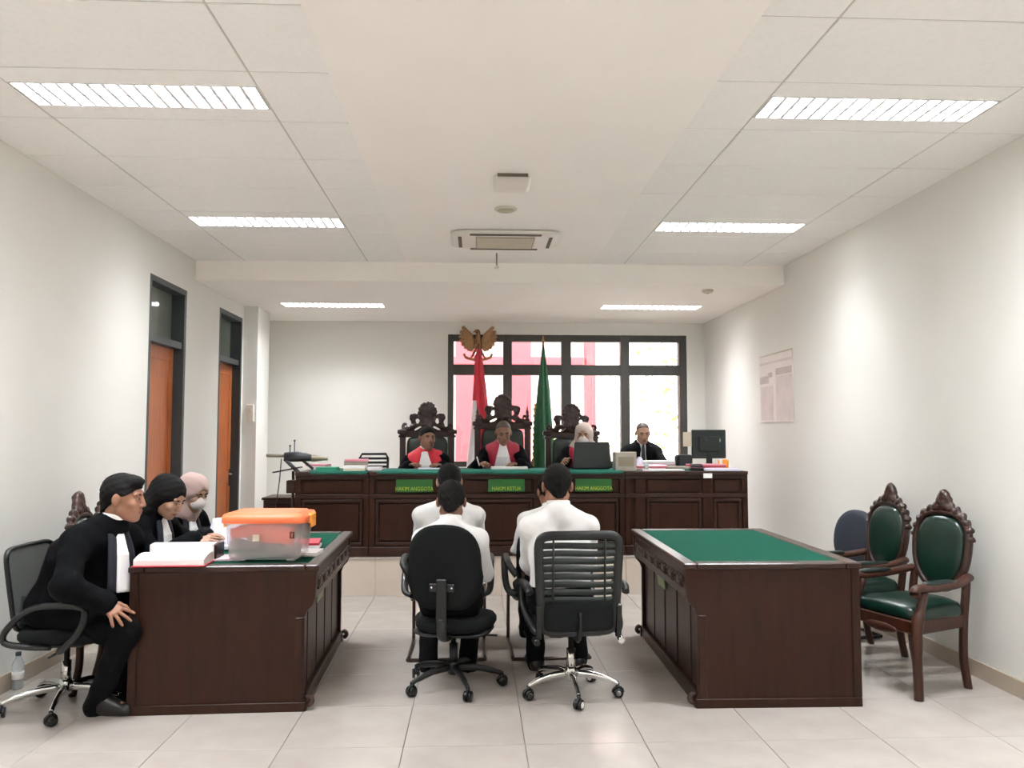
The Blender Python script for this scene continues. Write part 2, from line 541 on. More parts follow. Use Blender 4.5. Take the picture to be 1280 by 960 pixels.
# ---------------------------------------------------------------- the room
XL, XR, YB, Y0, YS = -2.74, 3.10, 10.70, -2.0, 7.86
ZC, ZL = 3.19, 3.00
PX0, PY, PZ = -2.2, 7.546, .35          # platform: left end, front, height
def struct(o, label=None):
    o['kind'] = 'structure'
    if label: o['label'] = label
    return o
fl = struct(B('floor', *box6(XL-.2, XR+.2, Y0-.2, YB+.2, -.06, -.012), 'grout'), 'polished beige tiled courtroom floor')
TS = .585
proto = {}
xs = [XL]+[x for x in [-.343+TS*i for i in range(-6, 8)] if XL+.05 < x < XR-.05]+[XR]
ys = [Y0]+[y for y in [3.96+TS*i for i in range(-12, 9)] if Y0+.05 < y < PY]+[PY+.02]
far = MB()
for i in range(len(xs)-1):
    for j in range(len(ys)-1):
        dx, dy = xs[i+1]-xs[i]-.003, ys[j+1]-ys[j]-.003
        c = ((xs[i]+xs[i+1])/2, (ys[j]+ys[j+1])/2, -.006)
        if ys[j+1] < 2.6:
            far.box(c, (dx, dy, .012)); continue
        key = (round(dx, 3), round(dy, 3))
        if key not in proto:
            o = MB().box((0, 0, 0), (dx, dy, .012), b=.001).build('tile', 'floor', fl)
            proto[key] = o.data
        else: o = link(bpy.data.objects.new('tile', proto[key]), fl)
        o.location = c
o = far.build('tiles_behind_the_view', 'floor', fl); o['kind'] = 'stuff'
o = B('tile_strip', *box6(XL, PX0, PY+.02, YB, -.012, 0), 'floor', fl)
# platform
pf = struct(B('platform', *box6(PX0, XR, PY+.012, YB, -.01, PZ-.012), 'grout'), 'low beige tiled platform under the judges bench')
pxs = [PX0]+[x for x in [-.343+TS*i for i in range(-4, 8)] if PX0+.1 < x < XR-.05]+[XR]
for i in range(len(pxs)-1):
    a, b = pxs[i]+.0015, pxs[i+1]-.0015
    B('riser_tile', *box6(a, b, PY, PY+.012, 0, PZ-.012), 'plat', pf, .001)
    yy = PY
    while yy < YB-.05:
        y2 = min(yy+TS, YB)
        B('tile', *box6(a, b, yy+.0015 if yy > PY else PY-.008, y2-.0015, PZ-.012, PZ), 'floor', pf, .001)
        yy = y2
# walls
def wall_open(name, axis, pos, th, u0, u1, z0, z1, holes, m='wall'):
    """wall slab along u with rectangular holes (u0,u1,z0,z1); axis 'x' = wall at x=pos running along y"""
    us = sorted({u0, u1, *[h[0] for h in holes], *[h[1] for h in holes]})
    zs = sorted({z0, z1, *[h[2] for h in holes], *[h[3] for h in holes]})
    mb = MB()
    for i in range(len(us)-1):
        for j in range(len(zs)-1):
            uc, zc = (us[i]+us[i+1])/2, (zs[j]+zs[j+1])/2
            if any(h[0] < uc < h[1] and h[2] < zc < h[3] for h in holes): continue
            if axis == 'x': mb.box(*box6(min(pos, pos+th), max(pos, pos+th), us[i], us[i+1], zs[j], zs[j+1]))
            else: mb.box(*box6(us[i], us[i+1], min(pos, pos+th), max(pos, pos+th), zs[j], zs[j+1]))
    return struct(mb.build(name, m))
D1, D2 = (6.79, 7.65, 0, 2.85), (8.62, 9.46, 0, 2.85)
wall_open('wall_left', 'x', XL, -.2, Y0, YB+.2, -.06, 3.4, [D1, D2])
wall_open('wall_right', 'x', XR, .2, Y0, YB+.2, -.06, 3.4, [])
WX0, WX1, WZ0, WZ1 = -.378, 2.854, 1.06, 2.83
wall_open('wall_back', 'y', YB, .2, XL, XR, -.06, 3.4, [(WX0, WX1, WZ0, WZ1)])
wall_open('wall_front', 'y', Y0, -.2, XL-.2, XR+.2, -.06, 3.4, [])
struct(B('pillar', *box6(XL, -2.573, 9.509, 10.025, 0, ZL), 'wall'))
for nm, a in (('baseboard_left', box6(XL, XL+.012, Y0, D1[0], 0, .1)), ('baseboard_right', box6(XR-.012, XR, Y0, PY, 0, .1)),
              ('baseboard_back', box6(PX0, XR, YB-.012, YB, PZ, PZ+.1)), ('baseboard_front', box6(XL, XR, Y0, Y0+.012, 0, .1))):
    struct(B(nm, *a, 'base'))

# ceiling
FX = [(-2.27, -1.07), (1.475, 2.675)]
FYA = [-.8, 1.6, 4.0, 6.4]
FYB = [9.38]
FH = .14
SX0, SX1 = -.695, 1.153
ce = struct(B('ceiling', *box6(SX0, SX1, Y0, YS, ZC, ZC+.06), 'ceil'), 'white ceiling with gypsum centre strip and panelled sides')
sky_block = struct(B('roof', *box6(XL-.3, XR+.3, Y0-.3, YB+.4, 3.4, 3.5), 'ceil'))  # unseen slab added above the ceiling to keep sky light out
ys = [Y0]+[3.1+.6*i for i in range(-8, 8)]+[YS]
G = .011
shared = {}
for side, cols in enumerate(([XL, -2.27, -1.07, SX0], [SX1, 1.475, 2.675, XR])):
    fx = FX[side]
    for j in range(len(ys)-1):
        y0, y1 = ys[j], ys[j+1]
        mids = [f for f in FYA if y0 < f < y1]
        for i in range(3):
            x0, x1 = cols[i], cols[i+1]
            cells = [(y0, y1)]
            if mids and abs(x0-fx[0]) < .01: cells = [(y0, mids[0]-FH), (mids[0]+FH, y1)]
            for (a, b) in cells:
                ca, cb = (a+G/2 if a == y0 else a), (b-G/2 if b == y1 else b)
                xa = x0+(G/2 if 0 < i else 0); xb = x1-(G/2 if i < 2 else 0)
                dx = xb-xa; dy = cb-ca
                key = (round(dx, 3), round(dy, 3))
                if key not in shared: shared[key] = MB().box((0, 0, 0), (dx, dy, .016), b=.002).build('panel', 'panel', ce).data; o = ce.children[-1]
                else: o = link(bpy.data.objects.new('panel', shared[key]), ce)
                o.location = ((xa+xb)/2, (ca+cb)/2, ZC+.008)
    mb = MB()
    for x in cols[1:3]: mb.box(*box6(x-G, x+G, Y0, YS, ZC+.0045, ZC+.031))
    for y in ys[1:-1]: mb.box(*box6(cols[0], cols[-1], y-G, y+G, ZC+.004, ZC+.03))
    mb.build('grid_bar', 'bar', ce)
# lowered gypsum ceiling over the platform, with openings for the two lamps, and the step down to it
mb = MB()
xs_ = sorted([XL, XR]+[x for f in FX for x in (f[0]+.02, f[1]-.02)])
ysl = [YS+.04, FYB[0]-FH, FYB[0]+FH, YB]
for i in range(len(xs_)-1):
    for j in range(3):
        if j == 1 and i in (1, 3): continue
        mb.box(*box6(xs_[i], xs_[i+1], ysl[j], ysl[j+1], ZL, ZL+.04))
mb.box(*box6(XL, XR, YS, YS+.04, ZL, ZC+.06))
mb.build('lowered_ceiling', 'ceil', ce)

# lamps: recessed louvred fittings
def lamp(x0, x1, y, z, label, name='ceiling_light', power=LAMP_W):
    L = x1-x0-.02; w = 2*FH-.01
    t = thing(name, label, 'ceiling light', ((x0+x1)/2, y, z), 0, 'recessed louvred ceiling lights')
    mb = MB()
    mb.box((0, 0, .10), (L, w, .008))
    for s in (-1, 1):
        mb.box((0, s*(w/2-.004), .05), (L, .008, .1)); mb.box((s*(L/2-.004), 0, .05), (.008, w, .1))
    mb.build('housing', 'reflector', t)
    mb = MB()
    for s in (-1, 1): mb.tube([(-L/2+.03, s*.065, .07), (L/2-.03, s*.065, .07)], .013)
    mb.build('tube', 'tube', t)
    mb = MB(); mb.box((0, 0, .02), (L-.02, .012, .04)); mb.build('louvre_spine', 'reflector', t)
    bl = MB().box((0, 0, .02), (.020, w-.02, .04)).build('louvre_blade', 'reflector', t)
    nb = 15
    for i in range(nb):
        o = bl if i == 0 else link(bpy.data.objects.new('louvre_blade', bl.data), t)
        o.location.x = -L/2+L*(i+1)/(nb+1)
    ld = bpy.data.lights.new('lamp_light', 'AREA')
    ld.shape = 'RECTANGLE'; ld.size = L-.06; ld.size_y = w-.05
    ld.energy = power; ld.color = LAMP_COL; ld.spread = math.radians(150)
    lo = link(bpy.data.objects.new('lamp_light', ld), t); lo.location = (0, 0, .092)
    return t
row = {-.8: 'rear row', 1.6: 'row over the public area', 4.0: 'row over the counsel tables', 6.4: 'row before the ceiling step'}
for y in FYA:
    lamp(*FX[0], y, ZC, 'louvred ceiling light on the door side, ' + row[y])
    lamp(*FX[1], y, ZC, 'louvred ceiling light on the poster side, ' + row[y])
lamp(*FX[0], FYB[0], ZL, 'slim louvred ceiling light over the platform, on the door side', power=LAMP_W*1.15)
lamp(*FX[1], FYB[0], ZL, 'slim louvred ceiling light over the platform, before the window', power=LAMP_W*1.15)

# doors in the left wall
for n, (a, b, z0, z1) in enumerate((D1, D2), 1):
    d = struct(thing('door_%d' % n, ('orange wooden door with dark frame and glass transom, nearer the counsel table', 'narrow-looking orange wooden door with dark frame and transom, beside the pillar')[n-1], None, (XL, a, 0)))
    W = b-a
    mb = MB()
    mb.box(*box6(-.17, -.0, W-.05, W, 0, z1)); mb.box(*box6(-.17, -.0, 0, .05, 0, z1))
    mb.box(*box6(-.17, -.0, .05, W-.05, z1-.05, z1)); mb.box(*box6(-.17, -.02, .05, W-.05, 2.29, 2.35))
    mb.build('frame', 'frame', d)
    B('pane', *box6(-.13, -.122, .05, W-.05, 2.35, z1-.05), 'doorglass', d)
    lf = B('leaf', *box6(-.14, -.10, .055, W-.055, .01, 2.285), 'door', d, .003)
    mb = MB()
    for (q0, q1, w0, w1) in ((.055, .14, .01, 2.285), (W-.14, W-.055, .01, 2.285), (.14, W-.14, .01, .2), (.14, W-.14, 2.17, 2.285), (.14, W-.14, .95, 1.07)):
        mb.box(*box6(-.10, -.092, q0, q1, w0, w1), b=.002)
    mb.build('rail', 'door', lf)
    mb = MB(); mb.box((-.086, W-.1, 1.0), (.012, .04, .2), 0, None, .004); mb.tube([(-.08, W-.1, 1.04), (-.045, W-.1, 1.04), (-.045, W-.22, 1.04)], .009)
    mb.build('handle', 'chrome', lf)
# corridor behind the doors
struct(B('wall_corridor', *box6(XL-1.3, XL-1.2, 5.5, 10.7, 0, 3.2), 'wall'))
# window
wd = struct(thing('window_1', 'wide dark framed window behind the judges chairs', None, (0, YB, 0)))
mb = MB()
VX = [(WX0, -.302), (.363, .481), (1.151, 1.281), (1.955, 2.075), (2.754, WX1)]
for a, b in VX: mb.box(*box6(a, b, .0, .14, WZ0, WZ1), b=.004)
mb.build('mullion', 'wframe', wd)
mb = MB()
for a, b in ((WZ0, 1.13), (2.285, 2.425), (2.739, WZ1)):
    for i in range(4): mb.box(*box6(VX[i][1], VX[i+1][0], .01, .13, a, b), b=.004)
mb.build('transom', 'wframe', wd)
for i in range(4):
    for a, b in ((1.13, 2.285), (2.425, 2.739)):
        B('pane', *box6(VX[i][1], VX[i+1][0], .07, .076, a, b), 'glass', wd)
# thin security bars seen beyond the right lights
for x in (1.60, 1.74, 1.86, 2.36, 2.45):
    MB().tube([(x, .3, 1.0), (x, .3, 2.75)], .006).build('security_bar', 'tan', wd)

# outside the window
struct(B('ground', *box6(-12, 14, YB+.2, 40, -.2, -.1), 'extg'), 'pale pavement outside the window')
bd = thing('building', 'white outdoor building with pink columns seen through the window', 'building', (0, 17, -.1))
MB().box(*box6(-5, 3.2, 0, .3, 0, 6)).build('wall', 'extw', bd)
for x, w_ in ((-.36, .34), (.63, .34), (1.95, .16)): MB().box(*box6(x, x+w_, -3.0, -2.6, 0, 4.9)).build('column', 'extp', bd)
MB().box(*box6(-2.2, 1.9, -3.02, -2.72, 2.82, 2.95)).build('beam', 'extp', bd)
MB().box(*box6(-2.2, 3.4, -3.3, .2, 4.6, 4.8)).build('roof', 'extw', bd)
for k, (x, y, h, lab) in enumerate(((2.55, 12.9, 1.0, 'low yellow green bush outside below the right end of the window'), (3.5, 13.0, 3.0, 'tall pale green tree seen through the last window light'), (1.75, 12.7, 1.3, 'small leafy shrub outside behind the right judge chair'))):
    tr = thing('shrub', lab, 'shrub', (x, y, -.1))
    mb = MB(); rnd = random.Random(k)
    for i in range(260):
        a, r = rnd.uniform(0, 2*PI), rnd.uniform(.0, .42)*h**.6
        zz = h*rnd.uniform(.25, 1.1)
        c = Vector((r*math.cos(a), r*math.sin(a), zz)); d = Vector((rnd.uniform(-1, 1), rnd.uniform(-1, 1), rnd.uniform(-.4, 1))).normalized()
        e = d.orthogonal().normalized(); l = rnd.uniform(.1, .2)
        mb.add([c, c+d*l*.5+e*l*.22, c+d*l, c+d*l*.5-e*l*.22], [(0, 1, 2, 3)])
    o = mb.build('foliage', 'leaf', tr, fix=False); o['kind'] = 'stuff'
    MB().tube([(0, 0, 0), (.02, .01, h*.5), (-.02, 0, h*.9)], [.04, .03, .012]).build('trunk', 'tan', tr)

# things on the ceiling and walls
ac = thing('air_conditioner', 'white cassette air conditioner set in the ceiling centre', 'air conditioner', (.245, 6.82, ZC))
MB().pad(superell(.93, .60, 8, 32), (0, 0, -.018), (1, 0, 0), (0, 1, 0), (0, 0, 1), .04).build('panel', 'white', ac)
gr = B('grille', *box6(-.25, .25, -.17, .22, -.046, -.037), 'grille', ac, .002)
mb = MB()
for i in range(9): mb.box((0, -.14+.04*i, -.048), (.48, .012, .004))
mb.build('slats', 'ivory', gr)
for (x0, x1, y0, y1) in ((-.3, .3, -.265, -.225), (-.3, .3, .25, .28), (-.40, -.37, -.17, .2), (.37, .40, -.17, .2)):
    B('air_slot', *box6(x0, x1, y0, y1, -.043, -.036), 'slot', ac, .002)
hp = thing('access_point', 'flat white square box on the ceiling ahead of the cassette', 'access point', (.235, 5.28, ZC))
MB().pad(superell(.25, .34, 8, 28), (0, 0, -.015), (1, 0, 0), (0, 1, 0), (0, 0, 1), .03).build('cover', 'white', hp)
B('edge_strip', *box6(-.1, .1, -.178, -.166, -.02, 0), 'slot', hp)
sp = thing('ceiling_speaker', 'round beige ceiling speaker between square box and cassette', 'speaker', (.22, 5.93, ZC))
MB().lathe([(.085, 0), (.085, -.008), (.07, -.014), (.02, -.014)], n=24).build('rim', 'ivory', sp)
MB().lathe([(.066, -.013), (.06, -.018), (.01, -.02)], n=24).build('grille', 'grille', sp)
sk = thing('sprinkler', 'small ceiling sprinkler hanging on a thin stem', 'sprinkler', (.19, 7.42, ZC))
MB().tube([(0, 0, 0), (0, 0, -.115)], .006).build('stem', 'tan', sk)
MB().lathe([(.006, -.115), (.014, -.12), (.026, -.135), (.024, -.14), (.006, -.142)], n=12).build('head', 'white', sk)
sd = thing('smoke_detector', 'round white smoke detector on the lowered ceiling', 'smoke detector', (2.42, 8.2, ZL))
MB().lathe([(.06, 0), (.058, -.018), (.045, -.03), (.02, -.034)], n=20).build('body', 'ivory', sd)
MB().lathe([(.012, -.033), (.01, -.038), (.004, -.039)], n=10).build('sensor', 'slot', sd)
sw = thing('wall_switch', 'small white switch box on the pillar', 'switch', (-2.64, 9.509, 1.74))
B('body', (0, -.012, 0), (.08, .024, .20), 'white', sw, .005)
B('rocker', (0, -.027, .03), (.03, .008, .05), 'ivory', sw, .002)
po = thing('wall_poster', 'pale grey printed picture hung on the side wall', 'poster', (XR, 8.12, 1.97))
B('board', (-.006, 0, 0), (.012, .90, .70), 'poster', po)
pr = MB()
def P_(y0, y1, z0, z1, m): pr.box(*box6(-.0135, -.0122, y0, y1, z0, z1), m)
P_(-.44, -.02, -.34, .12, 0); P_(-.44, -.02, .13, .20, 1); P_(.18, .44, .06, .14, 1); P_(.08, .2, .12, .17, 1); P_(.06, .42, -.33, .03, 0); P_(-.44, .44, .26, .285, 0)
pr.build('print', ['poster2', 'poster3'], po)
MB().tube([(-.012, -.45, .36), (-.012, .45, .36)], .008).build('hanging_rail', 'ivory', po)

# ---------------------------------------------------------------- tables
def counsel_table(name, label, loc, rot, w, d, h=.785):
    t = thing(name, label, 'table', loc, rot)
    x0, x1 = -w/2, w/2
    prof = [(x0, 0), (x1-.06, 0), (x1-.06, .055), (x1-.075, .075), (x1-.075, .50), (x1-.062, .535), (x1-.03, .57), (x1-.02, .60), (x1-.012, h-.035), (x0, h-.035)]
    for s in (-1, 1):
        y = s*(d/2-.025)
        e = MB().prism(prof, (0, y-.02, 0), (1, 0, 0), (0, 0, 1), (0, .04, 0)).build('end_panel', 'wood', t)
        mb = MB()
        mb.box(*box6(x0+.0, x0+.045, *sorted((y+s*.02, y+s*.03)), .05, h-.035), b=.003); mb.box(*box6(x1-.125, x1-.082, *sorted((y+s*.02, y+s*.026)), .05, .50), b=.003)
        mb.box(*box6(x0, x1-.062, *sorted((y+s*.02, y+s*.03)), 0, .05), b=.003)
        mb.build('moulding', 'wood', e)
        mb = MB().tube(arc((x1-.055, y, .05), .022, -PI/2, PI/2, 7)+[(x1-.06, y, .08)], .016)
        mb.build('foot', 'carve', t)
    yy = d/2-.05
    n = 9
    for i in range(n):
        a = -yy+2*yy*i/n
        B('front_plank', *box6(x1-.115, x1-.095+(.004 if i % 2 else 0), a+.002, a+2*yy/n-.002, .08, .60), 'wood', t, .003)
    B('base_rail', *box6(x1-.115, x1-.065, -yy, yy, .0, .08), 'woodh', t, .006)
    ap = B('apron', *box6(x1-.06, x1-.022, -yy, yy, .585, h-.035), 'woodh', t, .006)
    mb = MB()
    for k in range(-3, 4):
        y = k*yy*.27
        mb.ell((x1-.024, y, .665), (.012, .075, .034))
        for s in (-1, 1):
            mb.tube(arc((x1-.02, y+s*.075, .665), .028, 0, 1.7*PI, 9, (0, s, 0), (0, 0, 1)), .008, n=6)
            mb.ell((x1-.02, y+s*.03, .69), (.01, .03, .012)); mb.ell((x1-.02, y+s*.03, .64), (.01, .03, .012))
    mb.build('carving', 'carve', ap)
    r = .075
    for nm, q in (('top_rim', box6(x1-r, x1, -d/2-.01, d/2+.01, h-.035, h)), ('top_rim', box6(x0-.01, x0+r, -d/2-.01, d/2+.01, h-.035, h)),
                  ('top_rim', box6(x0+r, x1-r, -d/2-.01, -d/2+r, h-.035, h)), ('top_rim', box6(x0+r, x1-r, d/2-r, d/2+.01, h-.035, h))):
        B(nm, *q, 'woodh', t, .007)
    B('baize_inset', *box6(x0+r+.0005, x1-r-.0005, -d/2+r+.0005, d/2-r-.0005, h-.035, h-.004), 'baize', t)
    pl = MB().box((x1-.085, -.15, .525), (.008, .22, .10), 0, Matrix.Rotation(.12, 3, 'Y'), .002).build('name_plate', 'plate2', t)
    tag(pl, 'pale green name plate')
    return t
counsel_table('counsel_table', 'dark wooden counsel table with orange lidded box and books on its green top', (-1.378, 5.21, 0), .03, 1.0, 1.50)
counsel_table('counsel_table', 'empty dark wooden counsel table with bare green baize top', (1.648, 5.22, 0), PI-.012, .985, 1.60)

def bench(name, label, x0, x1, y1, bays, m='wood'):
    Yf, z0, z1 = 7.62, PZ, 1.14
    t = thing(name, label, 'bench', ((x0+x1)/2, Yf, z0))
    ox = (x0+x1)/2
    def bx(a, b, c, d, e, f): return box6(a-ox, b-ox, c-Yf, d-Yf, e-z0, f-z0)
    B('back_board', *bx(x0+.02, x1-.02, Yf+.03, Yf+.055, z0, z1-.03), m, t)
    B('top', *bx(x0, x1, Yf-.02, y1, z1-.035, z1), 'woodh', t, .006)
    B('plinth', *bx(x0, x1, Yf-.012, Yf+.03, z0, z0+.09), 'woodh', t, .005)
    for x in (x0, x1-.03): B('side_panel', *bx(x, x+.03, Yf+.03, y1-.02, z0, z1-.035), m, t)
    zr = .93
    B('rail', *bx(x0, x1, Yf, Yf+.03, zr-.04, zr), 'woodh', t, .004)
    B('rail', *bx(x0, x1, Yf, Yf+.03, z1-.07, z1-.035), 'woodh', t, .004)
    e = [x0]+bays+[x1]
    for i, x in enumerate(e):
        a, b = (x, x+.05) if i == 0 else (x-.05, x) if i == len(e)-1 else (x-.05, x+.05)
        B('stile', *bx(a, b, Yf, Yf+.03, z0+.09, zr-.04), m, t, .004)
        B('stile', *bx(a, b, Yf, Yf+.03, zr, z1-.07), m, t, .004)
    for i in range(len(e)-1):
        a, b = e[i]+.06, e[i+1]-.06
        if b-a < .08: continue
        p = B('lower_panel', *bx(a+.03, b-.03, Yf+.012, Yf+.03, z0+.14, zr-.09), m, t, .008)
        mb = MB()
        for q in ((a, b, z0+.10, z0+.13), (a, b, zr-.08, zr-.05), (a, a+.025, z0+.13, zr-.08), (b-.025, b, z0+.13, zr-.08)):
            mb.box(*bx(q[0], q[1], Yf+.004, Yf+.03, q[2], q[3]), b=.004)
        mb.build('moulding', 'woodh', p)
        B('upper_panel', *bx(a+.01, b-.01, Yf+.016, Yf+.03, zr+.01, z1-.08), m, t, .004)
    return t
bench('judges_bench', 'long middle judges bench with three green name plates', -1.0, 1.42, 8.30, [-.19, .60])
bench('side_bench', 'dark panelled bench section beside the camera-like device and folders', -1.69, -1.004, 8.30, [])
bench('clerk_bench', 'dark panelled bench section carrying the monitor and loose papers', 1.424, 2.61, 8.75, [1.57, 2.22])
def plate(x, words, label):
    z = 1.01
    t = thing('name_plate', label, 'name plate', (x, 7.612, z), 0, 'green name plates on the bench')
    B('board', (0, 0, 0), (.345, .012, .118), 'plate', t, .002)
    c = bpy.data.curves.new('lettering', 'FONT')
    c.body = words; c.size = .052; c.align_x = 'CENTER'; c.align_y = 'CENTER'; c.extrude = .0015; c.resolution_u = 2
    c.materials.append(M['yellow'])
    tmp = bpy.data.objects.new('lettering_curve', c); COL.objects.link(tmp)
    me = bpy.data.meshes.new_from_object(tmp.evaluated_get(bpy.context.evaluated_depsgraph_get())); me.name = 'lettering'
    bpy.data.objects.remove(tmp)
    o = link(bpy.data.objects.new('lettering', me), t)
    o.location = (0, -.0065, -.03); o.rotation_euler = (PI/2, 0, 0); o.scale = (.82, 1, 1)
plate(-.578, 'HAKIM ANGGOTA', 'green name plate in front of the bareheaded judge in bright red, nearer the folders')
plate(.29, 'HAKIM KETUA', 'green name plate at bench centre, in front of the crimson robed judge')
plate(1.12, 'HAKIM ANGGOTA', 'green name plate below the dark laptop')

# green cloths on the bench
def cloth(x0, x1, y0, y1, z, label):
    t = thing('table_cloth', label, 'tablecloth', ((x0+x1)/2, (y0+y1)/2, z))
    mb = MB(); n = 40
    a = (x1-x0)/2; b = (y1-y0)/2
    rows = [(-b-.004, -.022), (-b-.006, -.004), (-b, .005), (0, .005), (b, .005)]
    top = []
    for (y, zz) in rows:
        top.append([(-a+2*a*i/n, y, zz+(.002*math.sin(i*1.9)+.002*math.sin(i*.5) if zz < -.01 else .0012*math.sin(i*.9+y*9))) for i in range(n+1)])
    vs = [p for r in top for p in r]; k = n+1
    fs = [(r*k+i, r*k+i+1, (r+1)*k+i+1, (r+1)*k+i) for r in range(len(rows)-1) for i in range(n)]
    mb.add(vs, fs, 0, True)
    o = mb.build('sheet', 'cloth', t, fix=False)
    md = o.modifiers.new('thickness', 'SOLIDIFY'); md.thickness = .003; md.offset = -1
cloth(-.93, 1.40, 7.602, 8.28, 1.1425, 'teal green cloth spread over the middle judges bench')
cloth(-1.55, -1.02, 7.602, 8.26, 1.1425, 'small teal green cloth under the folders on the side bench')
cloth(2.02, 2.30, 7.75, 8.35, 1.1425, 'small teal green cloth corner beside loose white papers')

# ---------------------------------------------------------------- carved chairs
def sc_(sdf, c, r0, r1, a0, a1, rad, y=0, n=9, flip=1):
    P = []
    for i in range(n):
        q = i/(n-1); a = a0+(a1-a0)*q; r = r0+(r1-r0)*q
        P.append((c[0]+flip*r*math.cos(a), y, c[1]+r*math.sin(a)))
    sdf.chain(P, [rad*(1-.35*i/(n-1)) for i in range(n)], .008)
def judge_chair(loc, rot, label, W=.60, H=1.20, tall=False):
    t = thing('judge_chair', label, 'chair', loc, rot, 'tall carved judge chairs')
    pw = .065
    yb = -.25
    for s in (-1, 1):
        mb = MB()
        mb.box((s*(W/2-pw/2), yb, H/2), (pw, .06, H), b=.006)
        mb.box((s*(W/2-pw/2+.005), yb, H-.03), (pw+.04, .085, .05), b=.01); mb.box((s*(W/2-pw/2+.003), yb, H-.08), (pw+.02, .07, .025), b=.006)
        p = mb.build('post', 'jwood', t)
        if tall: MB().lathe([(.022, 0), (.03, .02), (.016, .04), (.024, .06), (.012, .085), (.018, .10), (.008, .14), (.002, .19)], (s*(W/2-pw/2), yb, H-.005), n=10).build('finial', 'jwood', p)
        MB().bar((s*(W/2-.04), .22, 0), (s*(W/2-.04), .22, .62), .055, .055, 0, .01).build('leg', 'jwood', t)
        MB().tube(spline([(s*(W/2-.04), yb, .68), (s*(W/2-.035), 0, .66), (s*(W/2-.04), .22, .64), (s*(W/2-.04), .28, .60)], 5), .03, rb=.024, n=10).build('arm', 'jwood', t)
    B('top_rail', (0, yb, H-.055), (W-.12, .05, .07), 'jwood', t, .008)
    B('seat_rail', (0, -.01, .37), (W-.04, .50, .07), 'jwood', t, .008)
    MB().pad(superell(W-.08, .50, 5, 32), (0, 0, .44), (1, 0, 0), (0, 1, 0), (0, 0, 1), .10).build('seat', 'bleather', t)
    MB().pad(superell(W-.15, H-.58, 8, 36), (0, yb+.02, (H-.09+.5)/2), (1, 0, 0), (0, 0, 1), (0, 1, 0), .07).build('backrest', 'bleather', t)
    s = SDF()
    I = np.eye(3)
    s.ell((0, yb, .20), (.095, .030, .105), k=.01)
    for k in range(9):
        a = PI*(k/8)
        s.ell((.088*math.cos(a), yb, .205+.098*math.sin(a)), (.021, .026, .021), k=.01)
    for q in (-1, 1):
        s.ell((q*.135, yb, .125), (.052, .028, .068), k=.015)
        sc_(s, (q*.155, .155), .036, .012, -.6*PI, .9*PI, .020, yb, flip=q)
        s.cone((q*.04, yb, .06), (q*.21, yb, .035), .05, .028, .02)
        s.cone((q*.10, yb, .09), (q*.20, yb, .02), .028, .02, .015)
        sc_(s, (q*.242, .058), .04, .012, -.75*PI, .8*PI, .017, yb, flip=q)
        s.cone((q*.20, yb, .02), (q*.265, yb, .012), .022, .02, .01)
    s.ell((0, yb, .06), (.12, .032, .10), k=.02)
    s.ell((0, yb-.0, .01), (W/2-.06, .028, .03), k=.015)
    for q in (-1, 1):
        s.ell((q*.108, yb, .108), (.020, .09, .030), k=.004, mode='s')
        c, n_ = math.cos(.45*q), math.sin(.45*q)
        s.ell((q*.10, yb, .030), (.048, .09, .011), np.array([[c, 0, n_], [0, 1, 0], [-n_, 0, c]]), k=.004, mode='s')
        s.ell((q*.205, yb, .062), (.016, .09, .018), k=.004, mode='s')
    s.ops = [(o[0], o[1]+np.array([0, 0, H-.02]), (o[2]+np.array([0, 0, H-.02])) if o[0] == 'c' else o[2], *o[3:]) for o in s.ops]
    s.build('crest', 'jwood', t, h=.0075, noise=(.003, 90, 60, 110))
    return t
judge_chair((-.535, 8.62, PZ), PI, 'carved dark chair behind the bareheaded judge in bright red, against the plain wall')
judge_chair((.295, 8.66, PZ), PI, 'tallest carved dark chair with spired posts, behind the crimson robed judge', .62, 1.29, True)
judge_chair((1.06, 8.62, PZ), PI, 'carved dark chair behind the judge at the laptop', .585, 1.185)

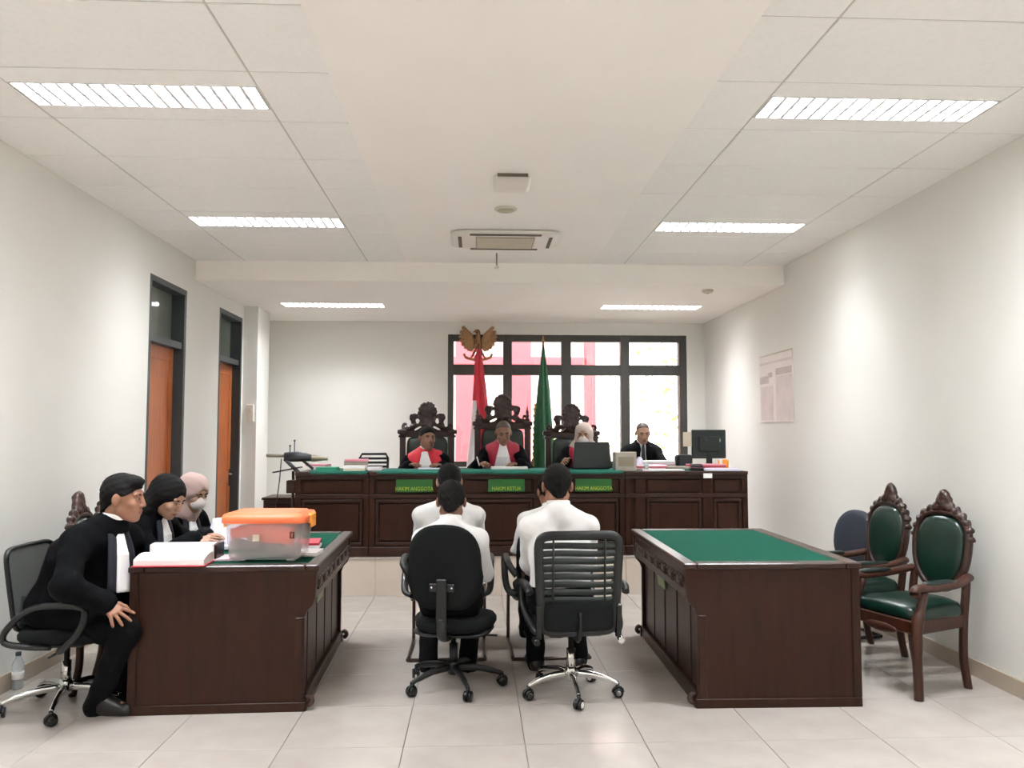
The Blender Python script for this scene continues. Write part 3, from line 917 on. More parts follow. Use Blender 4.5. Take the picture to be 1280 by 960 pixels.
def carved_chair(loc, rot, label):
    t = thing('carved_armchair', label, 'chair', loc, rot, 'carved green leather armchairs')
    # local: seat faces +Y, back at -Y
    rake = .13
    def bp(x, z): return (x, -.215-(z-.45)*rake, z)
    out = []
    for a in range(40):
        q = 2*PI*a/40
        x, z = math.cos(q), math.sin(q)
        w = .185+.028*z
        out.append((w*math.copysign(abs(x)**.85, x), .785+.23*math.copysign(abs(z)**.8, z)))
    MB().tube([bp(*p) for p in out], .026, n=8, closed=True, rb=.022, up=(0, 1, 0)).build('back_frame', 'carve', t)
    pad = [(x*.90, (z-.785)*.92+.785) for x, z in out]
    nv = Vector((0, 1, rake)).normalized()
    MB().pad([(x, z-.45) for x, z in pad], bp(0, .45), (1, 0, 0), Vector((0, -rake, 1)), nv, .075).build('backrest', 'leather', t)
    s = SDF()
    for k in range(-6, 7):
        if k == 0: continue
        a = PI/2-k*.215
        w = .20+.03*math.sin(a)
        x, z = w*math.cos(a), .785+.245*math.sin(a)
        r = .034-.0022*abs(k)
        s.ell(bp(x, z+.012), (r, .026, r*.95), k=.012)
        s.ell(bp(x*1.06, z+.03-.002*abs(k)), (r*.6, .018, r*.7), k=.008)
    s.ell(bp(0, 1.045), (.07, .03, .045), k=.02)
    s.ell(bp(0, 1.095), (.042, .028, .062), k=.015)
    for q in (-1, 1): s.ell(bp(q*.028, 1.08), (.026, .026, .044), k=.01); s.ell(bp(q*.012, 1.10), (.01, .035, .05), k=.006)
    s.build('crest', 'carve', t, h=.008, noise=(.003, 110, 60, 90))
    for q in (-1, 1):
        MB().tube(spline([(q*.175, -.235, .0), (q*.18, -.20, .18), (q*.185, -.205, .40), bp(q*.185, .60), bp(q*.17, .66)], 5), .026, n=8, rb=.022).build('leg', 'cwood', t)
        f = MB().tube(spline([(q*.235, .225, .0), (q*.232, .222, .12), (q*.24, .235, .28), (q*.235, .225, .40), (q*.235, .20, .48), (q*.225, .15, .60)], 5), [.026]*5+[.027]*5+[.031]*5+[.035]*5+[.026]*5+[.024], n=10)
        f.build('leg', 'cwood', t)
        ar = MB().tube(spline([bp(q*.20, .65), (q*.235, -.1, .625), (q*.24, .08, .615), (q*.235, .2, .62), (q*.235, .235, .60), (q*.235, .215, .585)], 5), .024, n=10, rb=.03, up=(0, 0, 1))
        a = ar.build('arm', 'cwood', t)
        MB().pad(superell(.05, .24, 5, 20), (q*.235, .04, .642), (1, 0, 0), (0, 1, 0), (0, 0, 1), .025).build('arm_pad', 'bleather', a)
    mb = MB()
    for q in (-1, 1): mb.bar((q*.235, .235, .40), (q*.185, -.2, .40), .03, .075, 0, .006)
    mb.bar((-.235, .235, .40), (.235, .235, .40), .03, .075, 0, .006); mb.bar((-.185, -.205, .40), (.185, -.205, .40), .03, .075, 0, .006)
    mb.ell((0, .25, .365), (.12, .014, .028))
    mb.build('seat_rail', 'cwood', t)
    P = [(x*(1+.14*(y > 0)*y/.22), y) for x, y in superell(.44, .47, 4.5, 36)]
    MB().pad(P, (0, .012, .455), (1, 0, 0), (0, 1, 0), (0, 0, 1), .11, bend=lambda x, y: .012*(1-(x/.25)**2)).build('seat', 'leather', t)
    return t
ch = carved_chair((2.63, 4.79, 0), math.radians(109), 'carved green leather armchair nearest the view, in front of the side wall')
dup(ch, (2.63, 5.50, 0), math.radians(100), 'second carved green leather armchair, half behind the empty table')
dup(ch, (-2.09, 4.99, 0), -PI/2+.1, 'carved armchair seen behind the black robed man on the mesh chair')
dup(ch, (-2.22, 5.62, 0), -PI/2+.05, 'carved armchair under the woman in the pink headscarf')

# ---------------------------------------------------------------- office chairs
def star(t, mb_mat, cmat, r=.28, a0=0, hub=.11, ringm=None, top=.40, colm=None):
    MB().lathe([(.03, hub-.04), (.036, hub-.02), (.036, hub+.02), (.028, hub+.04)], n=14).build('hub', mb_mat, t)
    MB().lathe([(.026, hub+.02), (.026, hub+.14), (.016, hub+.14), (.016, top)], n=12).build('gas_column', colm or mb_mat, t)
    for k in range(5):
        a = a0+2*PI*k/5
        c, s = math.cos(a), math.sin(a)
        l = MB().tube(spline([(.025*c, .025*s, hub), (.5*r*c, .5*r*s, hub-.005), (.88*r*c, .88*r*s, hub-.03), (r*c, r*s, hub-.045)], 4), [.021]*4+[.019]*4+[.015]*5, n=8, rb=[.017]*4+[.014]*4+[.012]*5)
        l.build('base_leg', mb_mat, t)
        cs = MB()
        sw = a+.9+k
        ux = Vector((math.cos(sw), math.sin(sw), 0))
        for q in (-1, 1):
            R = Vector((0, 0, 1)).rotation_difference(ux).to_matrix()
            cs.lathe([(.012, -.008), (.027, -.008), (.029, -.004), (.029, .004), (.027, .008), (.012, .008)], Vector((r*c, r*s, .029))+ux*.014*q, 0, 14, R)
        cs.tube([(r*c, r*s, .03), (r*c, r*s, hub-.04)], .009)
        cs.tube(arc((r*c, r*s, .03), .03, 0, PI, 7, (-math.sin(sw), math.cos(sw), 0), (0, 0, 1)), .008, n=6)
        co = cs.build('caster', cmat, t)
        if ringm:
            for q in (-1, 1):
                R = Vector((0, 0, 1)).rotation_difference(ux).to_matrix()
                MB().lathe([(.014, 0), (.018, .002), (.014, .003)], Vector((r*c, r*s, .029))+ux*(.022*q), 0, 14, R).build('wheel_ring', ringm, co)
# 1 black task chair
t = thing('task_chair', 'black armless task chair with rounded back and black star base', 'chair', (-.13, 4.87, 0), math.radians(-12))
star(t, 'plastic', 'plasticg', .29, math.radians(-60), .115, top=.34)
MB().pad([(x*(1-.12*(y < 0)), y) for x, y in superell(.49, .45, 3.2, 36)], (0, .02, .385), (1, 0, 0), (0, 1, 0), (0, 0, 1), .085).build('seat', 'blackfab', t)
MB().pad(superell(.46, .40, 3.5, 32), (0, .02, .335), (1, 0, 0), (0, 1, 0), (0, 0, 1), .03).build('seat_shell', 'plastic', t)
o_ = [(x*(1.0+.05*(z < 0)), z) for x, z in superell(.43, .47, 2.6, 40)]
o_ = [(x, z if z > 0 else z*1.12) for x, z in o_]
o_ = [(x, max(z, -.25)) for x, z in o_]
MB().pad(o_, (0, -.235, .745), (1, 0, 0), (0, -.10, 1), (0, 1, .1), .075, bend=lambda x, y: .25*x*x).build('backrest', 'blackfab', t)
br = MB().box((0, -.285, .63), (.15, .02, .045), 0, None, .005).box((0, -.30, .56), (.06, .016, .24), 0, None, .005).tube(spline([(0, -.298, .46), (0, -.29, .38), (0, -.22, .325), (0, -.05, .315)], 5), .030, n=8, rb=.012).build('back_bracket', 'plastic', t)
for q in (-1, 1): MB().lathe([(.007, 0), (.006, .004), (.001, .005)], (q*.058, -.295, .632), 0, 8, Matrix.Rotation(PI/2, 3, 'X')).build('screw', 'chrome', br)
MB().tube([(.02, 0, .31), (.26, .03, .30)], .007).build('lever', 'plastic', t)

# 2 slatted mesh chair with chrome base
t = thing('mesh_office_chair', 'black slatted back office chair with armrests and chrome star base', 'chair', (.553, 4.70, 0), math.radians(4))
star(t, 'chrome', 'plasticg', .27, math.radians(-92), .12, 'white', .38)
MB().pad(superell(.48, .47, 4, 32), (0, .02, .43), (1, 0, 0), (0, 1, 0), (0, 0, 1), .085).build('seat', 'blackfab', t)
def bk(x, z): return (x, -.24+.30*x*x-(z-.45)*.07+.0*z, z)
fr = [bk(x, z+.675) for x, z in [(p[0]*(1.0+.06*p[1]/.27), p[1]) for p in superell(.435, .53, 9, 44)]]
MB().tube(fr, .014, n=8, closed=True, rb=.026, up=(0, 1, 0)).build('back_frame', 'plastic', t)
for i in range(9):
    z = .585+.0425*i
    mb = MB(); vs = []
    n = 10
    zz = .0165 if i < 8 else .010
    for k in range(n+1):
        x = -.205+.41*k/n
        for dz in (-zz, zz):
            for dy in (-.003, .003):
                p = bk(x, z+dz+.003*math.sin(k*.6)); vs.append((p[0], p[1]+dy, p[2]))
    fs = []
    for k in range(n):
        a, b = k*4, k*4+4
        fs += [(a, a+1, b+1, b), (a+2, b+2, b+3, a+3), (a, b, b+2, a+2), (a+1, a+3, b+3, b+1)]
    mb.add(vs, fs, 0, True).build('slat', 'slat', t)
for q in (-.145, .145):
    MB().tube([bk(q, .56), bk(q, .75), bk(q, .93)], .012, n=6, rb=.006, up=(0, 1, 0)).build('back_rib', 'slat', t)
MB().pad(superell(.41, .17, 7, 28), bk(0, .495), (1, 0, 0), (0, 0, 1), (0, 1, 0), .035, bend=lambda x, y: .3*x*x).build('lumbar_panel', 'blackfab', t)
B('seat_plate', (0, .0, .372), (.30, .30, .025), 'plastic', t, .006)
MB().tube(spline([(0, -.05, .37), (0, -.2, .375), (0, -.27, .42), (0, -.265, .52)], 5), .035, n=8, rb=.012).build('back_support', 'plastic', t)
for q in (-1, 1):
    MB().tube(spline([(q*.225, -.20, .40), (q*.25, -.14, .43), (q*.275, .02, .50), (q*.28, .06, .62), (q*.28, -.02, .645), (q*.28, -.16, .645), (q*.27, -.22, .62)], 5), .018, n=8, rb=.024).build('arm', 'plastic', t)
    MB().bar((q*.222, -.235, .375), (q*.225, -.245, .56), .03, .03, 0, .006).build('side_bracket', 'plasticg', t)
    MB().tube([(q*.235, -.26, .36), (q*.24, -.20, .365)], .018, n=8).build('bracket_cap', 'chrome' if q > 0 else 'plastic', t)

# 3 mesh chair of the man in the robe
t = thing('mesh_office_chair', 'grey mesh back office chair with black loop arms, under the black robed man', 'chair', (-2.25, 4.60, 0), math.radians(-92))
star(t, 'chrome', 'plasticg', .30, math.radians(160), .115, None, .36, 'chrome')
MB().pad(superell(.49, .48, 4, 32), (0, .05, .425), (1, 0, 0), (0, 1, 0), (0, 0, 1), .09).build('seat', 'blackfab', t)
B('seat_plate', (0, 0, .37), (.26, .3, .03), 'plastic', t, .006)
MB().tube([(.03, .05, .36), (.16, .06, .35), (.25, .04, .335)], .007).build('lever', 'plastic', t)
def bk2(x, z): return (x, -.20+.35*x*x-(z-.5)*.10, z)
MB().tube([bk2(x, z+.665) for x, z in [(p[0]*(1.0+.14*p[1]/.22), p[1]) for p in superell(.41, .44, 7, 40)]], .014, n=8, closed=True, rb=.012, up=(0, 1, 0)).build('back_frame', 'plastic', t)
mb = MB(); vs = []; n = 12
for k in range(n+1):
    for l in range(n+1):
        z = .455+.42*l/n; w = .20*(1+.14*(z-.665)/.22)
        vs.append(bk2(-w+2*w*k/n, z))
o = mb.add(vs, [(k*(n+1)+l, k*(n+1)+l+1, (k+1)*(n+1)+l+1, (k+1)*(n+1)+l) for k in range(n) for l in range(n)], 0, True).build('back_mesh', 'mesh', t)
md = o.modifiers.new('thickness', 'SOLIDIFY'); md.thickness = .004
MB().tube(spline([(0, -.02, .36), (0, -.17, .365), (0, -.225, .44), (0, -.222, .60)], 5), .04, n=8, rb=.012).build('back_support', 'plastic', t)
for q in (-1, 1):
    MB().tube(spline([(q*.20, .02, .375), (q*.27, -.06, .395), (q*.285, -.17, .42), (q*.285, -.16, .49), (q*.285, -.03, .595), (q*.285, .18, .605), (q*.285, .24, .575), (q*.285, .21, .475), (q*.28, .12, .38), (q*.20, .08, .37)], 5), .017, n=8, rb=.022).build('arm', 'plastic', t)

# 4 visitor chairs with sled frame
def visitor(loc, rot, label, m='blackfab', fm='steel', w=.47, top=.89, rnd=3.2, arms=True, group=None):
    t = thing('visitor_chair', label, 'chair', loc, rot, group)
    MB().pad(superell(w, .46, 4, 32), (0, .03, .435), (1, 0, 0), (0, 1, 0), (0, 0, 1), .07).build('seat', m, t)
    hh = top-.47
    MB().pad(superell(w, hh, rnd, 36), (0, -.235, .47+hh/2), (1, 0, 0), (0, -.14, 1), (0, 1, .14), .055, bend=lambda x, y: .35*x*x).build('backrest', m, t)
    for q in (-1, 1):
        MB().tube(spline([(q*(w/2+.02), -.24, .012), (q*(w/2+.02), .1, .012), (q*(w/2+.02), .26, .016), (q*(w/2+.02), .275, .06), (q*(w/2+.02), .26, .38), (q*(w/2+.02), .22, .40), (q*(w/2+.01), -.10, .395), (q*(w/2-.02), -.235, .42), (q*(w/2-.05), -.275, .62)], 5), .012, n=8).build('leg', fm, t)
        if arms:
            MB().tube(spline([(q*(w/2-.01), -.25, .43), (q*(w/2+.045), -.16, .44), (q*(w/2+.06), -.02, .50), (q*(w/2+.06), .08, .61), (q*(w/2+.06), .02, .655), (q*(w/2+.06), -.14, .655), (q*(w/2+.05), -.245, .63), (q*(w/2+.0), -.27, .56)], 5), .016, n=8, rb=.024).build('arm', 'plastic', t)
    MB().tube([(-w/2-.02, -.24, .012), (w/2+.02, -.24, .012)], .012).build('floor_bar', fm, t)
    MB().tube([(-w/2-.01, .1, .395), (w/2+.01, .1, .395)], .011).build('cross_bar', fm, t)
    return t
v = visitor((-.19, 5.63, 0), 0, 'black padded armchair on a sled frame, behind the nearer man on the task chair', group='black visitor chairs')
dup(v, (.50, 5.63, 0), .03, 'black padded armchair on a sled frame, hidden behind the slatted back chair')
visitor((2.70, 6.06, 0), math.radians(102), 'round backed navy chair beyond the two carved green armchairs', 'navy', 'plastic', .46, .91, 2.3, False)
t = thing('slatted_chair', 'black slat backed chair behind the pink and grey folders', 'chair', (-1.13, 8.72, PZ), PI)
MB().tube([(-.15, -.2, .0), (-.15, -.22, .50), (-.155, -.25, .88), (-.13, -.255, .925), (.13, -.255, .925), (.155, -.25, .88), (.15, -.22, .5), (.15, -.2, 0)], .014, n=8).build('back_frame', 'plastic', t)
for i in range(4): B('slat', (0, -.243-.004*i, .74+.045*i), (.29, .012, .026), 'plastic', t, .003)
MB().pad(superell(.38, .38, 4, 28), (0, 0, .44), (1, 0, 0), (0, 1, 0), (0, 0, 1), .04).build('seat', 'plastic', t)
for q in (-1, 1): MB().tube([(q*.16, .17, 0), (q*.15, .15, .43)], .014).build('leg', 'plastic', t)
visitor((1.88, 9.12, PZ), PI, 'black chair under the clerk in the dark suit', arms=False)

# ---------------------------------------------------------------- people
def rot(ax, a): return np.array(Matrix.Rotation(a, 3, ax))
def unit(v):
    v = A3(v); return v/(np.linalg.norm(v)+1e-9)
def ik(a, b, l1, l2, hint):
    a, b = A3(a), A3(b)
    d = b-a; L = np.linalg.norm(d); u = d/L
    if L > .985*(l1+l2): L = .985*(l1+l2); b = a+u*L
    x = (l1*l1-l2*l2+L*L)/(2*L); h = math.sqrt(max(l1*l1-x*x, 1e-6))
    v = A3(hint)-u*np.dot(hint, u); v = unit(v)
    return a+u*x+v*h, b
def person(label, loc, rz, hc, seat, s=1.0, yaw=0, pitch=0, roll=0, twist=0, hands=None, feet=None, outfit='shirt', hair='short', skin='skin', hc_mat='hair',
           group=None, wide=1.0, floor=0.0, bow=.03, hand_pose=None, vox=.009, face=True, detail=.0055, sleeve='shirt', z0=None, hints=None, shrug=.0, lips=True):
    base = Vector((loc[0], loc[1], floor))
    t = thing('person', label, 'person', base, rz, group)
    Ri = np.array(Matrix.Rotation(-rz, 3, 'Z'))
    Wl = lambda p: Ri @ (A3(p)-A3(base))
    Dl = lambda d: unit(Ri @ A3(d))
    H = Wl(hc)
    Rh = rot('Z', yaw) @ rot('X', -pitch) @ rot('Y', roll)
    hd = lambda x, y, z: H+Rh @ (A3((x, y, z))*s)
    P = A3((0, 0, seat-floor+.095*s))
    Nk = hd(0, -.045, -.165)
    u = unit(Nk-P)
    rx = A3((math.cos(twist), math.sin(twist), 0)); rx = unit(rx-u*np.dot(rx, u))
    f = np.cross(u, rx)
    mid = P+.52*(Nk-P)-f*bow
    sw = .172*s*wide
    sh = {q: Nk-u*(.088*s-shrug)+q*rx*sw+f*.01 for q in (-1, 1)}
    hp = {q: P+q*A3((.085*s, 0, 0))-A3((0, 0, .015)) for q in (-1, 1)}
    hints = hints or {}
    wr, el, an, kn, hdir, hnor = {}, {}, {}, {}, {}, {}
    hand_pose = hand_pose or {}
    for q in (-1, 1):
        tgt = Wl(hands[q]) if hands and q in hands else P+A3((q*.10, .36*s, .09))
        hint = Dl(hints[q]) if q in hints else A3((q*.6, -.5, -.7))
        el[q], wr[q] = ik(sh[q], tgt, .285*s, .25*s, hint)
        hdir[q], hnor[q] = (Dl(hand_pose[q][0]), Dl(hand_pose[q][1])) if q in hand_pose else (unit(wr[q]-el[q]+A3((-q*.1, .1, -.05))), A3((0, 0, -1)))
        fx = Wl(feet[q]) if feet and q in feet else A3((q*.12, .40*s, 0))
        fx[2] = .075
        kn[q], an[q] = ik(hp[q], fx, .43*s, .415*s, Dl(hints['k%d' % q]) if 'k%d' % q in hints else A3((q*.12, 1, .9)))
    fdir = {q: unit(A3((q*.15, 1, 0))) for q in (-1, 1)}

    def torso(S, o, k=.035):
        w = wide
        S.cone(P-rx*.07*s, P+rx*.07*s, .105*s+o, k=k)
        for q in (-1, 1):
            S.cone(P+q*rx*.055*s*w, mid+q*rx*.058*s*w, .100*s+o, .104*s+o, k)
            S.cone(mid+q*rx*.058*s*w, Nk-u*.13*s+q*rx*.085*s*w, .104*s+o, .088*s+o, k)
            S.cone(Nk-u*.035*s-f*.005, sh[q]+u*.004, .056*s+o, .050*s+o, k)
            S.cone(Nk+u*.01*s-f*.008, Nk-u*.06*s+q*rx*.10*s, .050*s+o*.6, .045*s+o, k)
    def arms(S, o, k=.025, o2=None, to=1.0):
        for q in (-1, 1):
            S.cone(sh[q], el[q], .050*s+o, .041*s+o, k)
            e = el[q]+(wr[q]-el[q])*to
            S.cone(el[q], e, .041*s+o, .029*s+(o if o2 is None else o2), k)
    def legs(S, o, k=.03, o2=None, to=1.0, o3=None):
        for q in (-1, 1):
            S.cone(hp[q], kn[q], .084*s+o, .060*s+o, k)
            e = kn[q]+(an[q]-kn[q])*(to+(.11 if o else 0))
            S.cone(kn[q], e, .058*s+o, .040*s+(o if o2 is None else o2), k)
    # --- body
    S = SDF()
    torso(S, 0); arms(S, 0); legs(S, 0)
    for q in (-1, 1): S.cone(an[q], an[q]+fdir[q]*.15*s-A3((0, 0, .035)), .036*s, .028*s, .02)
    S.cone(Nk-u*.03*s, hd(0, -.022, -.06), .058*s, .054*s, .03)
    s0 = s; s = s*1.07
    S.ell(hd(0, -.014, .028), A3((.074, .094, .086))*s, Rh, .02)
    S.ell(hd(0, .028, -.028), A3((.060, .062, .082))*s, Rh, .02)
    for q in (-1, 1):
        S.cone(hd(q*.046, .0, -.058), hd(q*.012, .062, -.094), .021*s, .020*s, .025)
        S.ell(hd(q*.036, .064, -.022), A3((.022, .020, .020))*s, Rh, .02)
        S.ell(hd(q*.078, -.008, -.006), A3((.010, .020, .031))*s, Rh @ rot('Z', q*.35), .008)
    S.cone(hd(-.038, .074, .028), hd(.038, .074, .028), .012*s, k=.015)
    S.ell(hd(0, .078, -.062), A3((.030, .018, .026))*s, Rh, .02)
    for q in (-1, 1): S.ell(hd(q*.031, .098, .007), A3((.017, .014, .010))*s, Rh, .010, 's')
    S.cone(hd(0, .088, .014), hd(0, .104, -.026), .0080*s, .0115*s, .010)
    for q in (-1, 1): S.ell(hd(q*.012, .097, -.031), A3((.009, .010, .008))*s, Rh, .006)
    S.ell(hd(0, .0915, -.0575), A3((.022, .009, .006))*s, Rh, .005)
    S.ell(hd(0, .0900, -.069), A3((.019, .009, .006))*s, Rh, .005)
    S.ell(hd(0, .074, -.098), A3((.020, .017, .014))*s, Rh, .012)
    s = s0
    fines = [(tuple(H-.125*s), tuple(H+.125*s), detail)]
    for q in (-1, 1):
        d, n = hdir[q], hnor[q]
        n = unit(n-d*np.dot(n, d))
        tv = q*np.cross(d, n)
        pose = hand_pose.get(q)
        curl, spread = (pose[2], pose[3]) if pose else (.45, .25)
        w = wr[q]
        for i in range(4):
            kb = w+d*(.088-.006*abs(i-1))*s+tv*(.030-.020*i)*s
            S.cone(w+d*.012*s+tv*(.014-.010*i)*s, kb, .0145*s, .0115*s, .012)
            a0 = (.5-i/3)*spread*1.6
            dd = unit(d*math.cos(a0)+tv*math.sin(a0))
            fl = (.072, .080, .074, .058)[i]*s
            p0 = kb; ang = .1
            for j, (fr_, r0, r1) in enumerate(((.46, .0098, .0088), (.31, .0088, .0080), (.23, .0080, .0070))):
                ang += curl*(.6, .9, .6)[j]
                v = unit(dd*math.cos(ang)+n*math.sin(ang))
                p1 = p0+v*fl*fr_
                S.cone(p0, p1, r0*s, r1*s, .004)
                p0 = p1
        b0 = w+d*.022*s+tv*.018*s+n*.004
        b1 = b0+unit(d*.75+tv*.75+n*.25)*.042*s
        b2 = b1+unit(d*.9+tv*.35+n*(.2+curl*.4))*.032*s
        b3 = b2+unit(d*1+tv*.05+n*(.2+curl*.6))*.025*s
        S.chain([b0, b1, b2, b3], [.0155*s, .0115*s, .0100*s, .0085*s], .008)
        if q in (hand_pose or {}) or (hands and q in hands):
            fines.append((tuple(w+d*.09-.11), tuple(w+d*.09+.11), .0055))
    Ri_h = Rh.T
    def fm(c):
        l = (c-H) @ Ri_h.T/(s0*1.07)
        m = ((l[:, 0]/.024)**2+((l[:, 1]-.092)/.02)**2+((l[:, 2]+.0635)/.0105)**2) < 1
        return m.astype(np.int32)
    S.build('body', [skin, 'lip'], t, vox, fines, fm=fm)
    # --- face details
    s = s0*1.07
    if face:
        for q in (-1, 1):
            if hair == 'maskhijab2': break
            mb = MB(); Rm = Matrix([list(r) for r in Rh])
            mb.ell(hd(q*.031, .0785, .005), (.0120*s, .0105*s, .0052*s), 0, Rm, 10, 7)
            mb.ell(hd(q*.031, .0862, .005), (.0055*s, .0045*s, .0050*s), 1, Rm, 8, 5)
            mb.build('eye', ['eyew', 'iris'], t)
            mb = MB().tube([hd(q*.014, .088, .024), hd(q*.032, .087, .029), hd(q*.05, .074, .024)], [.0035*s, .0042*s, .0025*s], n=6)
            mb.build('eyebrow', 'hair', t)
    # --- hair and headwear
    S = SDF(); hm = hc_mat; hn = (.0022, 140, 120, 150)
    if hair in ('short', 'thin', 'long', 'crop'):
        g = {'short': .0, 'thin': -.0055, 'long': .004, 'crop': -.0045}[hair]
        S.ell(hd(0, -.016, .034), A3((.081+g, .101+g, .091+g))*s, Rh, .01)
        if hair == 'short': S.ell(hd(0, .038, .088), A3((.060, .050, .029))*s, Rh, .02)
        back = -.075 if hair != 'long' else -.10
        nrm = Rh @ unit(A3((0, -.62, 1))*-1)
        fr_z = {'short': .062, 'crop': .070, 'thin': .104, 'long': .07}[hair]
        if hair != 'long':
            S.cone(hd(0, -.062, .0), hd(0, -.058, -.075), .050*s, .044*s, .02)
            S.plane(hd(0, .085, fr_z), Rh @ unit((0, .80, -1)))
            S.ell(hd(0, .115, .0), A3((.085, .062, fr_z-.004))*s, Rh, .012, 's')
            for q in (-1, 1): S.ell(hd(q*.088, .012, -.03), A3((.03, .032, .05))*s, Rh, .008, 's')
            for q in (-1, 1): S.ell(hd(q*.085, -.062, -.075), A3((.04, .045, .045))*s, Rh, .012, 's')
        else:
            for q in (-1, 1):
                S.cone(hd(q*.062, -.02, .02), hd(q*.075, -.03, -.12), .040*s, .042*s, .03)
                S.cone(hd(q*.075, -.03, -.12), Nk+q*rx*.085+f*.03-u*.05, .042*s, .03*s, .03)
            S.cone(hd(0, -.06, .03), Nk-f*.07-u*.10, .075*s, .06*s, .04)
            S.ell(hd(0, .125, -.035), A3((.056, .105, .105))*s, Rh, .015, 's')
        S.build('hair', hm, t, .0062, noise=hn if hair in ('short', 'long') else (.0006, 140, 120, 150))
    elif hair == 'hijab':
        S.ell(hd(0, -.016, .030), A3((.090, .108, .098))*s, Rh, .02)
        S.cone(hd(0, -.03, -.02), Nk+u*.01, .090*s, .095*s, .04)
        S.cone(Nk-rx*.09+u*.0, Nk+rx*.09, .075*s, k=.05)
        S.cone(Nk+f*.04, Nk+f*.10-u*.10, .07*s, .04*s, .05)
        S.ell(hd(0, .14, -.012), A3((.058, .112, .080))*s, Rh, .012, 's')
        S.build('headscarf', hm, t, .0075, noise=(.003, 45, 40, 60))
        S = SDF()
        S.ell(hd(0, .066, -.046), A3((.054, .050, .052))*s, Rh, .01)
        S.cone(hd(0, .092, -.012), hd(0, .100, -.035), .012*s, .018*s, .02)
        S.ell(hd(0, .02, -.045), A3((.05, .045, .06))*s, Rh, .006, 's')
        S.build('face_mask', 'mask', t, .006)
    # --- clothes
    s = s0
    collar_a, collar_b = Nk-u*.015*s, Nk+unit(hd(0, -.022, -.06)-Nk)*.080*s
    def collar(m, r=.066):
        C = SDF().cone(collar_a, collar_b, (r+.006)*s, r*s)
        ax = unit(collar_b-collar_a)
        C.plane(collar_b-ax*.004, ax+f*-.25)
        C.build('collar', m, t, .007)
    wn = (.004, 32, 26, 38)
    if outfit == 'shirt':
        S = SDF(); torso(S, .016, .04); arms(S, .013, .03, .014)
        S.plane(P+u*.07, -u)
        S.build('shirt', 'shirt', t, .009, noise=(.0022, 30, 24, 42))
        collar('shirt', .068)
        S = SDF(); legs(S, .012, .035, .017); S.cone(P-rx*.075*s-A3((0, 0, .01)), P+rx*.075*s-A3((0, 0, .01)), .122*s, k=.03); S.cone(P-rx*.06*s+u*.085, P+rx*.06*s+u*.085, .112*s, k=.04)
        S.build('trousers', 'black', t, .010, noise=wn)
    else:
        rm = 'black' if outfit == 'suit' else 'robe'
        S = SDF(); torso(S, .026, .05); arms(S, .022, .04, .034 if outfit != 'suit' else .018, .97)
        if outfit != 'suit':
            for q in (-1, 1): S.cone(hp[q], hp[q]+(kn[q]-hp[q])*.72, .105*s, .098*s, .04)
            S.cone(P, P+A3((0, .24, .0)), .12*s, .09*s, .04)
            if outfit == 'robe': S.cone(Nk-u*.12+f*.01, P+A3((0, .20, .04)), .10*s, .13*s, .05)
            if outfit == 'robe': S.cone(Nk-u*.04, Nk+u*.0, .082*s, .074*s, .03)
        S.build('robe' if outfit != 'suit' else 'jacket', rm, t, .010, noise=(.005, 26, 22, 34))
        S = SDF(); legs(S, .012, .035, .016)
        S.build('trousers', 'black', t, .011, noise=wn)
        if hair != 'hijab': collar('bib' if outfit != 'suit' else 'bib', .064)
        if outfit in ('judge', 'judge2'):
            S = SDF(); torso(S, .033, .05)
            S.plane(mid+f*.01-u*.02, -f)
            S.plane(mid-u*.10, -u)
            for q in (-1, 1): S.plane(mid+q*rx*.185*s, q*rx)
            S.build('red_panel', 'red' if outfit == 'judge' else 'crimson', t, .009, noise=(.003, 40, 22, 10))
        # white pleated bib or shirt front with tie
        S = SDF()
        top = Nk+f*.070*s+u*.020*s
        if outfit == 'suit':
            S.cone(top, mid+f*.118*s+u*.02, .03*s, .05*s, .02)
            S.cone(top, mid+f*.125*s+u*.02, .035*s, .03*s, .02)
            S.build('shirt_front', 'bib', t, .008)
            MB().tube([top+f*.028, top+f*.04-u*.05, mid+f*.170*s+u*.02], [.012, .02, .026], n=8).build('tie', 'device', t)
        else:
            L_ = mid+f*(.135*s)-u*.03
            off = .02 if outfit.startswith('judge') else .006
            for q in (-2, -1, 0, 1, 2):
                if outfit == 'robe':
                    dz = A3((0, 0, 1)); S.chain([top+q*rx*.007, top+f*.038-dz*.10+q*rx*.013, top+f*.055-dz*.28+q*rx*.017], [.010, .011, .011], .007); continue
                S.chain([top+q*rx*.011+u*.012+f*.004, Nk-u*.09+f*(.100*s+off)+q*rx*.024, L_+f*off+q*rx*.046-u*.03], [.014, .019, .022], .009)
            S.build('bib', 'bib', t, .006)
            if outfit == 'robe':
                for q in (-1, 1):
                    MB().tube(spline([Nk+q*rx*.05-f*.03+u*.012, top+q*rx*.045-u*.015, top+f*.030-A3((0, 0, .12))+q*rx*.062, top+f*.046-A3((0, 0, .29))+q*rx*.070], 4), .012, n=6, rb=.026).build('robe_band', 'robe2', t)
    for q in (-1, 1):
        S = SDF(); a = an[q]
        S.cone(a+A3((0, 0, -.005)), a-fdir[q]*.025-A3((0, 0, .038)), .043*s, .038*s, .02)
        S.cone(a-fdir[q]*.02-A3((0, 0, .035)), a+fdir[q]*.16*s-A3((0, 0, .043)), .041*s, .036*s, .025)
        S.cone(a+A3((0, 0, .012)), a+fdir[q]*.10*s-A3((0, 0, .022)), .046*s, .034*s, .02)
        S.plane((0, 0, .002), (0, 0, -1))
        S.build('shoe', 'shoe', t, .009)
    return t

